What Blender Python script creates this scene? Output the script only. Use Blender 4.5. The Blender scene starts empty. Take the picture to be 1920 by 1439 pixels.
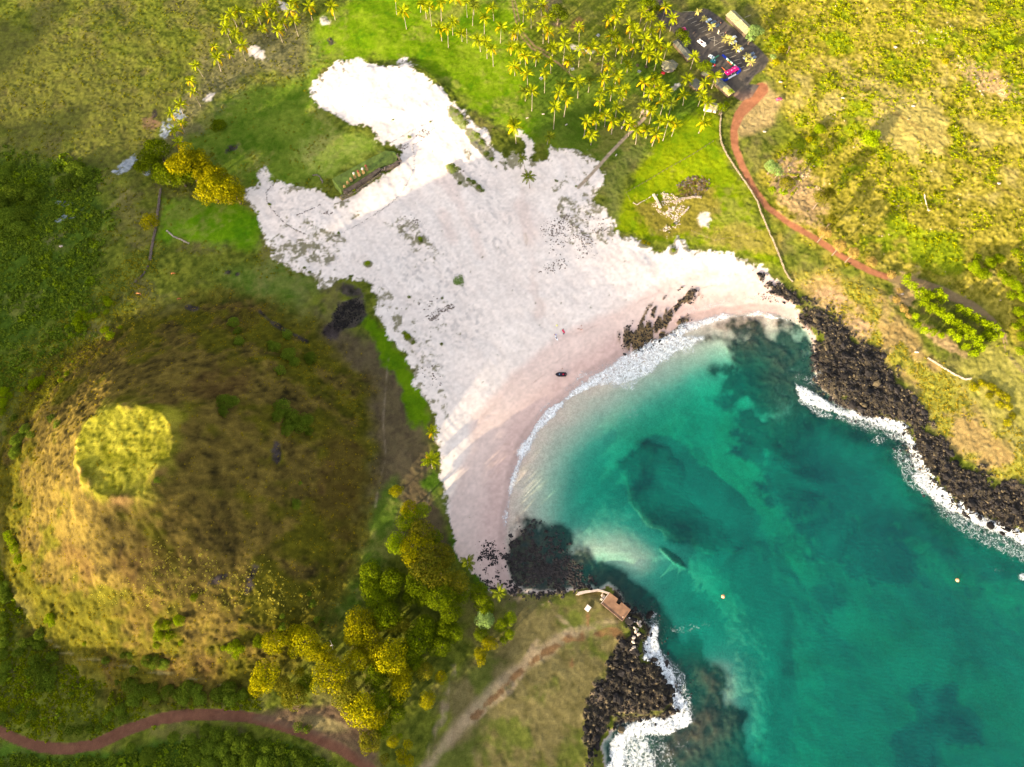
import bpy, math, random
import numpy as np
from mathutils import Vector
R = math.radians
random.seed(7)
scene = bpy.context.scene
COL = scene.collection

# ---------------------------------------------------------------- camera, sky, sun, exposure
TILT, CAMH, FPX = R(20.0), 347.0, 1283.0          # drone about 350 m up, tilted 20 degrees off straight down
cam_d = bpy.data.cameras.new('camera')
cam_d.sensor_width = 36.0
cam_d.lens = 36.0 * FPX / 1920.0
cam_d.clip_start = 1.0
cam_d.clip_end = 9000.0
cam = bpy.data.objects.new('camera', cam_d)
COL.objects.link(cam)
cam.location = (0, 0, CAMH)
cam.rotation_euler = (TILT, 0, 0)
scene.camera = cam

SUN_EL, SUN_AZ = R(11.0), R(225.0)                # low sun in the south-west: shadows run up and to the right
world = bpy.data.worlds.new('World')
scene.world = world
world.use_nodes = True
wn = world.node_tree
bg = wn.nodes['Background']
sky = wn.nodes.new('ShaderNodeTexSky')
sky.sky_type = 'NISHITA'
sky.sun_disc = False
sky.sun_elevation = SUN_EL
sky.sun_rotation = SUN_AZ
sky.dust_density = 2.5
sky.ozone_density = 0.6
hs = wn.nodes.new('ShaderNodeHueSaturation')      # hazy, partly clouded sky: paler than clear air
hs.inputs['Saturation'].default_value = 0.45
wn.links.new(sky.outputs[0], hs.inputs['Color'])
wn.links.new(hs.outputs[0], bg.inputs[0])
bg.inputs[1].default_value = 0.13

sun_d = bpy.data.lights.new('sun', 'SUN')
sun_d.energy = 4.2
sun_d.angle = R(0.7)
sun_d.color = (1.0, 0.84, 0.54)
sun = bpy.data.objects.new('sun', sun_d)
COL.objects.link(sun)
SD = Vector((-math.cos(SUN_EL) * 0.7071, -math.cos(SUN_EL) * 0.7071, math.sin(SUN_EL)))   # towards the sun
sun.rotation_euler = SD.to_track_quat('Z', 'Y').to_euler()

vs = scene.view_settings
vs.view_transform = 'Standard'
vs.look = 'None'
vs.gamma = 1.0
vs.use_curve_mapping = False
vs.exposure = 2.18

# ---------------------------------------------------------------- numeric helpers
CT, ST = math.cos(TILT), math.sin(TILT)
def project(x, y, z):                             # world -> pixel of the 1920 x 1439 photograph
    dz = CAMH - z
    w = dz * CT + y * ST                          # depth along the axis
    u = x / w
    v = (y * CT - dz * ST) / w
    return 960 + u * FPX, 719.5 - v * FPX
def ray(px, py):
    u, v = (px - 960) / FPX, (719.5 - py) / FPX
    return u, v * CT + ST, v * ST - CT            # direction in the world
def at_z(px, py, z=0.0):
    dx, dy, dz = ray(px, py)
    t = (z - CAMH) / dz
    return dx * t, dy * t

rng = np.random.default_rng(3)
LAT = rng.random((8, 256, 256)).astype(np.float32)
def vnoise(x, y, seed=0):
    L = LAT[seed % 8]
    xi = np.floor(x).astype(np.int64); yi = np.floor(y).astype(np.int64)
    fx = (x - xi).astype(np.float32); fy = (y - yi).astype(np.float32)
    fx = fx * fx * (3 - 2 * fx); fy = fy * fy * (3 - 2 * fy)
    xi += 37 * seed; yi += 91 * seed
    a = L[xi & 255, yi & 255]; b = L[(xi + 1) & 255, yi & 255]
    c = L[xi & 255, (yi + 1) & 255]; d = L[(xi + 1) & 255, (yi + 1) & 255]
    return (a + (b - a) * fx) * (1 - fy) + (c + (d - c) * fx) * fy
def fbm(x, y, scale, octs=4, seed=0, gain=0.5):   # about -1..1
    s = 0; amp = 1.0; tot = 0
    ca, sa = 0.8, 0.6
    x = x / scale; y = y / scale
    for o in range(octs):
        s = s + amp * (vnoise(x, y, seed + o) * 2 - 1); tot += amp
        amp *= gain
        x, y = (ca * x - sa * y) * 2.03 + 5.1, (sa * x + ca * y) * 2.03 + 9.7
    return s / tot * 1.5
def sstep(a, b, v):
    t = np.clip((v - a) / (b - a), 0, 1)
    return t * t * (3 - 2 * t)
def seg_dist(X, Y, pts, closed=False, widths=None):
    P = list(pts) + ([pts[0]] if closed else [])
    D = np.full(X.shape, 1e9, np.float32)
    for i in range(len(P) - 1):
        ax, ay = P[i][:2]; bx, by = P[i + 1][:2]
        ex, ey = bx - ax, by - ay
        t = np.clip(((X - ax) * ex + (Y - ay) * ey) / (ex * ex + ey * ey + 1e-9), 0, 1)
        d = np.hypot(X - ax - t * ex, Y - ay - t * ey)
        if widths is not None:
            d = d - (widths[i] + (widths[i + 1] - widths[i]) * t)
        D = np.minimum(D, d)
    return D
def inside(X, Y, poly):
    c = np.zeros(X.shape, bool)
    n = len(poly)
    for i in range(n):
        x1, y1 = poly[i]; x2, y2 = poly[(i + 1) % n]
        if y1 == y2: continue
        c ^= ((y1 > Y) != (y2 > Y)) & (X < (x2 - x1) * (Y - y1) / (y2 - y1) + x1)
    return c
def poly_sd(X, Y, poly):                          # positive inside
    d = seg_dist(X, Y, poly, True)
    return np.where(inside(X, Y, poly), d, -d)

# ---------------------------------------------------------------- the ground grid (world metres)
STEP = 0.68
def axis(a, b, lo, hi):
    core = np.arange(a, b, STEP)
    def grow(start, end, sgn):
        out = []; s = STEP; p = start
        while (end - p) * sgn > 0:
            s = min(s * 1.35, 120); p += s * sgn; out.append(p)
        return out
    return np.array(grow(core[0], lo, -1)[::-1] + list(core) + grow(core[-1], hi, 1))
AX = axis(-352, 352, -2600, 2600)
AY = axis(-64, 418, -1200, 3200)
NX, NY = len(AX), len(AY)
GX, GY = np.meshgrid(AX, AY)
GX = GX.astype(np.float64); GY = GY.astype(np.float64)
DEC = 4
ci = np.arange(0, NX + DEC - 1, DEC).clip(max=NX - 1); ri = np.arange(0, NY + DEC - 1, DEC).clip(max=NY - 1)
ci = np.unique(ci); ri = np.unique(ri)
CI = np.interp(np.arange(NX), ci, np.arange(len(ci))); RI = np.interp(np.arange(NY), ri, np.arange(len(ri)))
def up(A):                                        # coarse -> full grid, bilinear
    i0 = np.floor(CI).astype(int).clip(max=len(ci) - 2); f = (CI - i0)[None, :]
    B = A[:, i0] * (1 - f) + A[:, i0 + 1] * f
    j0 = np.floor(RI).astype(int).clip(max=len(ri) - 2); g = (RI - j0)[:, None]
    return B[j0] * (1 - g) + B[j0 + 1] * g
CX, CY = GX[np.ix_(ri, ci)], GY[np.ix_(ri, ci)]

# shoreline, traced at sea level
SHORE = [(1133,1470),(1128,1400),(1165,1352),(1235,1352),(1268,1325),(1266,1282),(1243,1248),(1212,1225),(1222,1185),(1200,1150),
 (1182,1148),(1150,1110),(1140,1100),(1095,1104),(1040,1114),(985,1112),(955,1095),(946,1060),(946,1000),(952,940),(966,880),(992,820),(1030,772),(1082,726),
 (1132,692),(1172,667),(1202,656),(1242,632),(1300,604),(1350,592),(1405,583),(1462,588),(1508,606),(1528,645),(1532,690),
 (1535,728),(1600,772),(1660,788),(1692,802),(1708,850),(1738,900),(1786,950),(1840,974),(1925,1012),(2070,1075)]
shore_w = [at_z(*p) for p in SHORE]
sea_poly = shore_w + [(700, -40), (2600, -300), (2600, -1200), (150, -1200), (70, -300)]
dS = up(-poly_sd(CX, CY, sea_poly))               # metres inland (+) or out to sea (-)
n1 = fbm(GX, GY, 28, 4, 0); n2 = fbm(GX, GY, 7, 3, 1); n3 = fbm(GX, GY, 2.2, 3, 2)
PX0, PY0 = project(GX, GY, 0.0 * GX)
# how rocky the coast is: right bank and point
_qx, _qy = project(CX, CY, 0 * CX)
rockc = up(np.maximum(sstep(1440, 1560, _qx) * sstep(400, 520, _qy),
                      sstep(80, 20, seg_dist(_qx, _qy, [(1125, 1106), (1140, 1108), (1185, 1150), (1230, 1220), (1262, 1300), (1180, 1370), (1132, 1439), (1132, 1700)]))))
rockc = rockc * sstep(-75, -30, dS)
dS2 = dS + n2 * 1.6 * rockc + n3 * 0.5
land = np.clip(dS2, 0, None); sea = np.clip(-dS2, 0, None)
H = 7.0 * (1 - np.exp(-land / 75.0)) + rockc * 2.2 * (1 - np.exp(-land / 5.0)) * np.exp(-land / 45.0) - 0.05
H -= 0.012 * sea.clip(max=60) + 13.0 * (1 - np.exp(-(sea / (60.0 - 32.0 * rockc)) ** 2.5)) * (1 + 0.1 * n1)
H -= 3.0 * rockc * (1 - np.exp(-sea / 7.0)) * (sea > 0)
H += 16 * sstep(40, 330, GX) * sstep(150, 420, GY) * (dS > 0) * sstep(0, 60, dS)
H -= 4.0 * sstep(0.0, 0.7, 1 - np.hypot((PX0 - 1270) / 150, (PY0 - 1160) / 130)) * sstep(4, 20, sea)
inl = sstep(4, 50, land)
H += inl * (0.9 * n1)
# dunes
dune = at_z(745, 185)
dd = np.hypot((GX - dune[0]) / 34, (GY - dune[1]) / 24)
H += 2.2 * sstep(1.05, 0.7, dd + 0.06 * n2)
# the hill: a cone with a dished top
HC = (-164.0, 74.0); HR = 104.0; HT = 20.0; HH = 61.0
ang = np.arctan2(GY - HC[1], GX - HC[0])
hr = np.hypot(GX - HC[0], GY - HC[1]) * (1 + 0.035 * np.sin(2 * ang + 1) + 0.03 * np.sin(3 * ang + 2.2)) + n1 * 2.6 + n2 * 1.3 + n3 * 0.5
t = np.clip((HR - hr) / (HR - HT), 0, 1)
prof = t ** 1.34
prof = np.where(hr < HT, 1 - 0.012 * sstep(HT, HT * 0.35, hr), prof)
rim = np.exp(-((hr - HT) / 3.0) ** 2) - 0.4 * np.exp(-((hr - HT + 4.5) / 2.2) ** 2)
tm = sstep(-0.02, 0.06, (HR - hr) / (HR - HT))
H = H * (1 - 0.3 * tm) + HH * prof + rim * (0.5 + 0.9 * n2)
terr = np.sin(hr * 0.62 + 1.5 * n1) * sstep(60, 80, hr) * sstep(HR + 6, HR - 4, hr) * sstep(0.3, 1.5, np.abs(ang))   # cattle terraces low on the flank
H += 0.35 * terr
streakh = (vnoise(hr / 1.5 + 1.5 * n1, ang * 7.0, 2) + 0.6 * vnoise(hr / 0.8 + 2 * n1, ang * 16.0, 4) - 0.8) * (0.35 + 0.65 * sstep(0.0, 0.5, -np.cos(ang - 0.5)))   # contour-following cattle tracks
H += 0.42 * streakh * sstep(22, 34, hr) * sstep(HR + 2, HR - 10, hr) * (0.45 + 0.55 * sstep(-0.3, 0.3, np.sin(ang + 0.6) * -1))
# the ridge out of the picture to the south-west that keeps the flats in shade
A_ = (GX + GY) * 0.7071; C_ = (GY - GX) * 0.7071
crest = 72 - 26 * sstep(-14, 12, C_) + 36 * sstep(235, 320, C_) + 7 * np.sin(C_ / 37.0) + 5 * np.sin(C_ / 17.0 + 1)
H += crest * np.exp(-((A_ + 345) / 44.0) ** 2) * sstep(-110, -60, C_) * sstep(-1500, -1400, -np.abs(C_) ) * (dS > -60)
# ---------------------------------------------------------------- surface colours, baked as albedo per grid point
PX, PY = project(GX, GY, H)
CPX, CPY = PX[np.ix_(ri, ci)], PY[np.ix_(ri, ci)]
wob = fbm(GX, GY, 9, 4, 3)                        # ragged edges
n0 = fbm(GX, GY, 70, 3, 4)
def PSD(poly, ragged=8.0):                        # signed distance in photo pixels, ragged edge
    return up(poly_sd(CPX, CPY, poly)) + wob * ragged
def LD(pts, widths=None, ragged=1.5):
    return up(seg_dist(CPX, CPY, pts, False, widths)) + wob * ragged
def LDf(pts, ragged=1.0):                         # full resolution, only near the line
    xs = [p[0] for p in pts]; ys = [p[1] for p in pts]
    m = (PX > min(xs) - 25) & (PX < max(xs) + 25) & (PY > min(ys) - 25) & (PY < max(ys) + 25)
    D = np.full(PX.shape, 1e3)
    D[m] = seg_dist(PX[m], PY[m], pts) + wob[m] * ragged
    return D
ALB = np.zeros(GX.shape + (3,), np.float32)
def paint(col, m):
    m = np.clip(m, 0, 1)[..., None]
    global ALB
    ALB = ALB * (1 - m) + np.array(col, np.float32) * m
def vary(a, b, nz):                               # two-tone colour
    f = np.clip(nz * 0.5 + 0.5, 0, 1)[..., None]
    return np.array(a, np.float32) * (1 - f) + np.array(b, np.float32) * f
def paintv(A, m):
    global ALB
    m = np.clip(m, 0, 1)[..., None]
    ALB = ALB * (1 - m) + A * m
nf = fbm(GX, GY, 3.2, 4, 5, 0.65)                 # tuft-sized mottling
nm = fbm(GX, GY, 14, 4, 6, 0.6)
nff = fbm(GX, GY, 1.3, 2, 7)
ell = lambda x, y, rx, ry, a=0.0: 1 - np.hypot(((PX - x) * math.cos(R(a)) + (PY - y) * math.sin(R(a))) / rx,
                                             (-(PX - x) * math.sin(R(a)) + (PY - y) * math.cos(R(a))) / ry)
# base: rough olive scrub
ALB = vary((0.05, 0.06, 0.012), (0.15, 0.155, 0.032), nf * 1.4 + nm * 0.5)
paintv(vary((0.10, 0.075, 0.045), (0.15, 0.12, 0.05), nf), sstep(-0.1, 0.7, nm + 0.2 * n0) * 0.6)
# top-left plain: browner in the middle
paintv(vary((0.085, 0.07, 0.03), (0.13, 0.12, 0.035), nf), np.clip(ell(120, 190, 330, 190, 20) * 2 + wob, 0, 1) * 0.6)
# right side: yellow dry meadow
rt = PSD([(1400,-60),(1440,60),(1440,150),(1480,260),(1420,330),(1500,450),(1640,510),(1800,560),(1880,640),(2100,760),(2400,400),(2300,-300),(1400,-300)], 25)
paintv(vary((0.10, 0.088, 0.014), (0.31, 0.245, 0.06), nf * 1.2 + nff * 0.5 + 0.3 * nm), sstep(-25, 25, rt))
paintv(vary((0.25, 0.19, 0.075), (0.36, 0.28, 0.12), nf), sstep(-25, 25, rt) * sstep(0.1, 0.9, nm + np.clip(ell(1700, 230, 280, 130, 20), 0, 1) * 1.6 - 0.35) * 0.75)
paintv(vary((0.09, 0.12, 0.012), (0.19, 0.23, 0.02), nf), sstep(-25, 25, rt) * sstep(0.2, 0.8, -nm + 0.3 * n0 + np.clip(ell(1720, 470, 190, 60, 20), 0, 1) * 1.5) * 0.8)
# lawns
def lawn(poly, a, b, feather=14, k=1.0, rag=14):
    ms = sstep(-feather, feather, PSD(poly, rag) + 6 * nf) * k
    paintv(vary(a, b, 0.9 * nm + 0.75 * nf), ms)
    paintv(vary((0.13, 0.115, 0.035), (0.21, 0.18, 0.07), nf), ms * sstep(0.15, 0.85, fbm(GX, GY, 19, 4, 1) + 0.35 * nf) * 0.55)
lawn([(370,215),(420,180),(480,165),(560,150),(600,120),(596,190),(622,222),(700,262),(718,275),(612,338),(560,352),(500,342),(460,345),(400,330),(340,270)], (0.055, 0.095, 0.012), (0.15, 0.18, 0.035))
lawn([(600,232),(700,262),(720,278),(612,335),(580,330),(560,290)], (0.14, 0.19, 0.03), (0.27, 0.27, 0.09), 16, 0.9)
lawn([(300,382),(460,382),(492,432),(480,470),(400,462),(300,442)], (0.05, 0.12, 0.008), (0.13, 0.21, 0.02))
lawn([(400,500),(560,490),(600,530),(540,600),(420,590)], (0.06, 0.11, 0.015), (0.13, 0.14, 0.05), 18, 0.7)
lawn([(560,70),(620,20),(740,-40),(1010,-40),(1000,90),(1120,180),(1130,292),(1040,280),(1000,262),(960,245),(925,230),(880,200),(840,165),(780,118),(700,112),(640,112),(592,140)], (0.07, 0.14, 0.006), (0.19, 0.24, 0.03))
lawn([(980,95),(1100,60),(1230,100),(1330,200),(1240,262),(1190,300),(1130,310),(1000,262)], (0.05, 0.085, 0.012), (0.10, 0.13, 0.025), 20)
lawn([(960,-60),(1230,-60),(1240,90),(1120,140),(1000,100)], (0.08, 0.10, 0.015), (0.17, 0.16, 0.04), 20, 0.8)
lawn([(1150,430),(1180,330),(1240,262),(1330,190),(1350,255),(1370,310),(1420,400),(1465,500),(1390,478),(1290,468),(1200,450)], (0.10, 0.15, 0.006), (0.20, 0.22, 0.02), 12)
lawn([(1120,330),(1190,255),(1230,255),(1180,330),(1150,420)], (0.07, 0.09, 0.02), (0.13, 0.13, 0.05), 12, 0.8)
# brown clearings round the palms on the left
paintv(vary((0.10, 0.085, 0.045), (0.17, 0.14, 0.09), nf), sstep(-20, 15, PSD([(300,280),(330,200),(400,110),(470,60),(560,40),(600,80),(560,130),(480,140),(400,190),(370,240)], 18)) * 0.75)
# flat brown pasture between hill and beach
paintv(vary((0.062, 0.043, 0.032), (0.105, 0.075, 0.05), nf + nm), sstep(-18, 18, PSD([(590,585),(650,620),(720,640),(770,700),(800,770),(815,870),(835,960),(842,1030),(720,1020),(690,950),(700,840),(660,720),(600,640)], 12)) * 0.9)
lawn([(670,590),(710,600),(760,665),(800,745),(812,790),(800,820),(775,790),(745,720),(700,640)], (0.05, 0.10, 0.006), (0.10, 0.16, 0.015), 8)
lawn([(815,870),(835,960),(880,1065),(930,1100),(900,1110),(850,1020),(800,900)], (0.04, 0.075, 0.01), (0.08, 0.12, 0.02), 8)
lawn([(690,960),(740,900),(760,960),(700,1120),(640,1180),(600,1140),(680,1060)], (0.04, 0.07, 0.01), (0.07, 0.10, 0.02), 14)
# darker bush land on the far left and along the bottom
lawn([(-60,300),(60,300),(180,320),(200,420),(170,560),(60,640),(-60,700)], (0.035, 0.06, 0.01), (0.075, 0.12, 0.018), 25, 0.85, 20)
lawn([(-60,1400),(200,1415),(420,1372),(560,1400),(680,1470),(-60,1520)], (0.04, 0.07, 0.012), (0.08, 0.13, 0.022), 10)
# the hill
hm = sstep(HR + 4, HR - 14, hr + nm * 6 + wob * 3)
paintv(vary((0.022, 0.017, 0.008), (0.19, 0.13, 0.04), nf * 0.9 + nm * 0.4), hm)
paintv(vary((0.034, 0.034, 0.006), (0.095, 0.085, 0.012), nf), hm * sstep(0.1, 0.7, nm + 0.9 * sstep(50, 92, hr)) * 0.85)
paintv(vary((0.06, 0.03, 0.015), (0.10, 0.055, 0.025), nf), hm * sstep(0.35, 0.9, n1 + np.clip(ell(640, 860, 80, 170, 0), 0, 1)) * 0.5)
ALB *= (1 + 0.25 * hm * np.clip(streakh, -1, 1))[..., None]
paintv(vary((0.11, 0.105, 0.014), (0.36, 0.31, 0.06), nf * 1.3 + 0.6 * nm), 0.9 * sstep(HT + 7, HT - 5, hr + 3 * n2 + 6 * wob + 1.5 * nf))
paintv(vary((0.24, 0.13, 0.06), (0.32, 0.19, 0.09), nf), np.exp(-((hr - HT - 1) / 2.2) ** 2) * sstep(0.1, 0.7, n2 + 0.5 * wob) * 0.6)
# headland: dull turf with pinkish tracks
hd = PSD([(905,1118),(960,1112),(1000,1125),(1060,1118),(1080,1110),(1110,1106),(1140,1112),(1160,1140),(1180,1165),(1160,1215),(1118,1290),(1105,1380),(1095,1480),(770,1480),(835,1370),(850,1290),(900,1230),(960,1190),(960,1150)], 9)
paintv(vary((0.07, 0.058, 0.025), (0.15, 0.12, 0.062), nf + 0.4 * nm), sstep(-14, 14, hd))
paintv(vary((0.045, 0.06, 0.012), (0.09, 0.105, 0.022), nf), sstep(-10, 14, hd) * sstep(0.1, 0.7, -nm + 0.2) * 0.75)
for pl, w in (([(960,1122),(1010,1132),(1050,1155),(1075,1180)], 5), ([(1110,1180),(1050,1200),(1000,1235),(930,1290),(880,1345),(830,1400),(790,1450)], 14),
              ([(1150,1165),(1110,1175),(1060,1190)], 12), ([(855,1240),(840,1300),(826,1350),(800,1420)], 7), ([(1010,1200),(960,1290),(900,1340)], 6)):
    paintv(vary((0.22, 0.16, 0.115), (0.34, 0.25, 0.19), nf), sstep(w * 0.9, -w * 0.4, LD(pl, None, 7) + nf * 3 - w * 0.45) * 0.7)
for pl, w in (([(1060,1205),(1020,1225),(975,1262),(950,1285),(920,1315),(890,1345)], 4), ([(1105,1150),(1095,1195),(1060,1200)], 7), ([(1120,1190),(1150,1180),(1165,1200)], 9), ([(1075,1240),(1065,1265)], 7)):
    paintv(vary((0.10, 0.055, 0.032), (0.16, 0.09, 0.05), nf), sstep(w + 2, w - 2, LD(pl, None, 5) + nf * 2) * 0.9)
# ochre ground above the right-hand rocks
oc = PSD([(1465,515),(1510,505),(1600,520),(1660,560),(1720,640),(1790,720),(1860,780),(1960,830),(2100,860),(2100,960),(1925,905),(1850,890),(1780,840),(1720,745),(1640,660),(1560,585)], 12)
paintv(vary((0.24, 0.155, 0.07), (0.36, 0.25, 0.12), nf + 0.5 * nm), sstep(-12, 12, oc))
paintv(vary((0.14, 0.16, 0.012), (0.24, 0.23, 0.03), nf), sstep(-12, 12, oc) * sstep(-0.05, 0.6, nm + 0.15) * 0.7)
paintv(vary((0.22, 0.19, 0.05), (0.33, 0.27, 0.10), nf), sstep(-20, 20, PSD([(1800,700),(1850,650),(1900,660),(1960,700),(2100,760),(2100,930),(1920,860),(1850,800)], 10)) * 0.8)
for e in ((1500, 365, 45, 75, -30), (1480, 330, 30, 40, 0), (1555, 560, 40, 22, 10), (1600, 610, 50, 25, 35), (1850, 150, 75, 26, 25), (1700, 545, 30, 40, 20), (1770, 640, 50, 14, 35)):
    paintv(vary((0.28, 0.17, 0.115), (0.42, 0.27, 0.18), nf), sstep(-0.1, 0.4, ell(*e) + 0.45 * nf) * 0.7)
cl = PSD([(1390,185),(1412,160),(1440,152),(1462,190),(1455,232),(1420,250),(1385,262),(1376,240)], 5)
paintv(vary((0.24, 0.17, 0.085), (0.33, 0.235, 0.13), nf), sstep(-8, 8, cl))
# fallow patches near the ruins
lawn([(1190,385),(1230,372),(1330,350),(1345,400),(1300,440),(1240,450),(1205,415)], (0.13, 0.09, 0.03), (0.24, 0.18, 0.05), 10, 0.8)
lawn([(1320,430),(1400,420),(1460,450),(1460,480),(1400,470),(1330,462)], (0.18, 0.13, 0.04), (0.27, 0.20, 0.06), 10, 0.7)

# vivid growth: strengthen the chroma of the vegetation
lum_ = ALB.mean(-1, keepdims=True); ALB = np.clip(lum_ + (ALB - lum_) * 1.14, 0.003, 1) * np.array([0.96, 1.0, 0.9], np.float32)
# ---- sand
SAND = [(588,186),(590,160),(602,138),(630,121),(665,115),(705,121),(745,131),(748,118),(762,110),(778,114),(776,127),(800,140),(822,160),(838,178),(850,190),(868,208),(890,232),
 (905,243),(918,262),(930,280),(938,300),(942,316),(948,290),(958,280),(972,282),(985,276),(983,262),(968,248),(966,240),(985,250),(998,262),(1004,285),(1000,300),(1012,305),(1028,300),(1034,288),(1034,275),(1044,290),(1075,284),(1100,290),(1126,312),
 (1132,330),(1118,350),(1112,378),(1130,400),(1146,430),(1170,442),(1205,456),(1240,468),(1262,458),(1268,442),(1280,450),(1286,468),(1340,470),(1392,482),(1428,500),(1470,540),(1500,585),(1540,640),(1600,900),
 (1500,900),(1300,1000),(1090,1098),(960,1112),(925,1100),(895,1078),(872,1058),(858,1030),(845,985),(838,940),(826,885),(816,820),(812,765),(800,748),(780,705),(757,665),(735,640),(716,612),(702,590),
 (705,560),(692,535),(665,522),(632,520),(608,538),(588,520),(560,508),(530,490),(505,462),(488,430),(484,400),(462,378),(462,358),(490,348),(484,330),(492,320),(500,332),(520,346),(560,353),(600,357),
 (625,372),(655,368),(720,325),(750,300),(750,282),(730,272),(716,276),(700,256),(690,240),(660,236),(640,227),(622,216),(600,200)]
sd = up(poly_sd(CPX, CPY, SAND)) + wob * 8 + nm * 5 + nf * 5.5 + nff * 2
sandm = sstep(-2.5, 2.5, sd) * (dS2 > -200)
sandm = np.maximum(sandm, (sea > 0) * 1.0)
for e in ((608, 40, 11, 9, 20), (482, 100, 22, 12, 25), (538, 15, 20, 9, 35), (392, 182, 14, 8, -35), (1320, 412, 15, 17, 0), (1265, 165, 12, 5, -40), (1085, 92, 20, 6, 20), (1105, 97, 11, 5, 0), (642, 440, 70, 20, 10)):
    sandm = np.maximum(sandm, sstep(-0.05, 0.5, ell(*e) + 0.35 * nf + 0.15 * nff) * 0.8)
rockland = sstep(0, 1, 0 * GX)
ws = vnoise((PX * 0.62 + PY * 0.78) / 60.0 + 0.6 * n1, (PY * 0.62 - PX * 0.78) / 6.5 + 1.2 * n1, 5) - 0.5      # wind streaks
SANDC = vary((0.61, 0.515, 0.47), (0.68, 0.595, 0.55), nm * 0.55 + n1 * 0.4 + nff * 0.16 + ws * 0.7)
paintv(SANDC, sandm)
# pale grey and pink drifts in the sand
paintv(vary((0.52, 0.41, 0.37), (0.62, 0.50, 0.45), nm), sandm * sstep(0.15, 0.9, n1 + np.clip(ell(830, 320, 70, 60, 40), 0, 1) + np.clip(ell(1000, 420, 40, 130, -10), 0, 1)) * 0.45)
# pinkish trodden lanes through the sand, and grey hummock shading put into the sand colour
for pl, w in (([(985,330),(975,380),(992,440),(1000,520),(1010,590)], 16), ([(800,300),(840,350),(880,420),(900,480)], 18), ([(830,400),(850,450)], 20)):
    paintv(vary((0.56, 0.43, 0.38), (0.62, 0.49, 0.44), nm), sandm * sstep(w, 0, LD(pl, None, 10)) * 0.6)
hum_shade = vnoise((PX * 0.7 + PY * 0.7 + wob * 6) / 7.0, (PY * 0.7 - PX * 0.7) / 5.0, 6)
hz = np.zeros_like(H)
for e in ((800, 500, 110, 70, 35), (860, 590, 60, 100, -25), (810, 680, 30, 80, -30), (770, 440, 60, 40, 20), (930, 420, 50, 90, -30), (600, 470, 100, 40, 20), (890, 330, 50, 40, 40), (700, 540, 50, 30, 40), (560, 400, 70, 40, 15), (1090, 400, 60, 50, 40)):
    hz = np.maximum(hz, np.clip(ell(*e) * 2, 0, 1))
paintv(vary((0.36, 0.31, 0.29), (0.47, 0.41, 0.39), nf), sandm * hz * sstep(0.64, 0.84, hum_shade + 0.12 * nf) * (dS2 > 28) * 0.75)
# sparse dune grass and grey litter on the sand
dg = np.zeros_like(H)
for e in ((858, 222, 14, 36, -35, .9), (892, 262, 14, 34, -40, .9), (912, 285, 14, 28, -40, .8), (925, 250, 7, 9, 0, .8), (846, 318, 16, 9, 45, 1), (862, 335, 30, 10, 48, .8), (890, 348, 24, 8, 40, .8), (878, 290, 8, 18, -20, .5),
          (788, 450, 14, 9, 15, .9), (770, 432, 40, 26, 30, .42), (800, 470, 50, 25, 20, .3), (735, 425, 22, 14, 0, .35), (690, 495, 12, 8, 0, .95), (764, 632, 14, 8, 50, .9), (745, 600, 12, 30, 0, .5), (720, 560, 22, 30, -30, .55),
          (680, 540, 40, 20, 30, .6), (600, 440, 60, 14, 15, .5), (560, 420, 50, 20, 10, .35), (590, 470, 60, 30, 20, .5), (540, 470, 50, 30, 20, .5), (640, 385, 26, 9, -15, .6), (1000, 300, 10, 16, 0, .6), (960, 300, 12, 20, 0, .8),
          (1075, 400, 50, 28, 50, .5), (1110, 380, 30, 34, 0, .55), (1075, 345, 60, 20, -10, .35), (1140, 440, 30, 22, 0, .5), (1090, 440, 40, 30, 0, .25), (1210, 460, 20, 8, 0, .8), (1262, 470, 12, 10, 0, .8), (975, 295, 10, 26, 0, .8),
          (790, 660, 30, 60, -30, .33), (800, 600, 40, 60, -35, .22), (850, 600, 30, 60, -30, .12), (830, 760, 14, 40, -10, .5), (820, 690, 10, 30, -35, .4), (505, 385, 10, 5, 0, .6), (610, 395, 20, 6, -20, .35), (660, 405, 30, 8, -20, .3)):
    dg = np.maximum(dg, np.clip(ell(*e[:5]) * 3, 0, 1) * e[5])
dg = np.maximum(dg, 0.62 * sstep(16, 2, sd) * sstep(0.0, 0.6, nm + 0.25) * (dS2 > 25))
gg = sstep(0.62, 0.30, 1 - dg + 0.42 * nf + 0.2 * nff) * sandm
paintv(vary((0.14, 0.125, 0.065), (0.27, 0.23, 0.16), nf), gg * (dS2 > 3) * 0.92)
gr2 = sstep(0.75, 0.95, dg)
paintv(vary((0.10, 0.14, 0.02), (0.20, 0.24, 0.05), nf), gr2 * sandm * sstep(-0.5, 0.1, nf) * (dS2 > 3) * 0.9)
# damp sand, darker and pinker, with a ragged upper edge and tide lines
damp = sstep(31, 25, dS + 3.4 * n1 + 1.0 * wob) * (sandm > 0.5)
paintv(vary((0.55, 0.405, 0.36), (0.61, 0.455, 0.405), nm), damp * 0.85)
wet = sstep(20, 6, dS + 1.4 * n1)
paintv(vary((0.47, 0.315, 0.285), (0.52, 0.36, 0.32), nm), wet * (sandm > 0.5) * 0.8)
wet2 = sstep(5, 3.2, dS + 1.8 * n1 + 0.3 * wob)
paintv(vary((0.36, 0.25, 0.225), (0.41, 0.29, 0.26), nm), wet2 * (sandm > 0.5) * 0.85)
tide = np.exp(-((dS + 2.2 * n1 + 0.8 * wob - 17) / 0.5) ** 2) + 0.7 * np.exp(-((dS + 3.4 * n1 + 1.0 * wob - 24) / 0.6) ** 2)
paint((0.34, 0.22, 0.19), tide * (sandm > 0.5) * sstep(-0.1, 0.5, nm) * 0.5)
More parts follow.
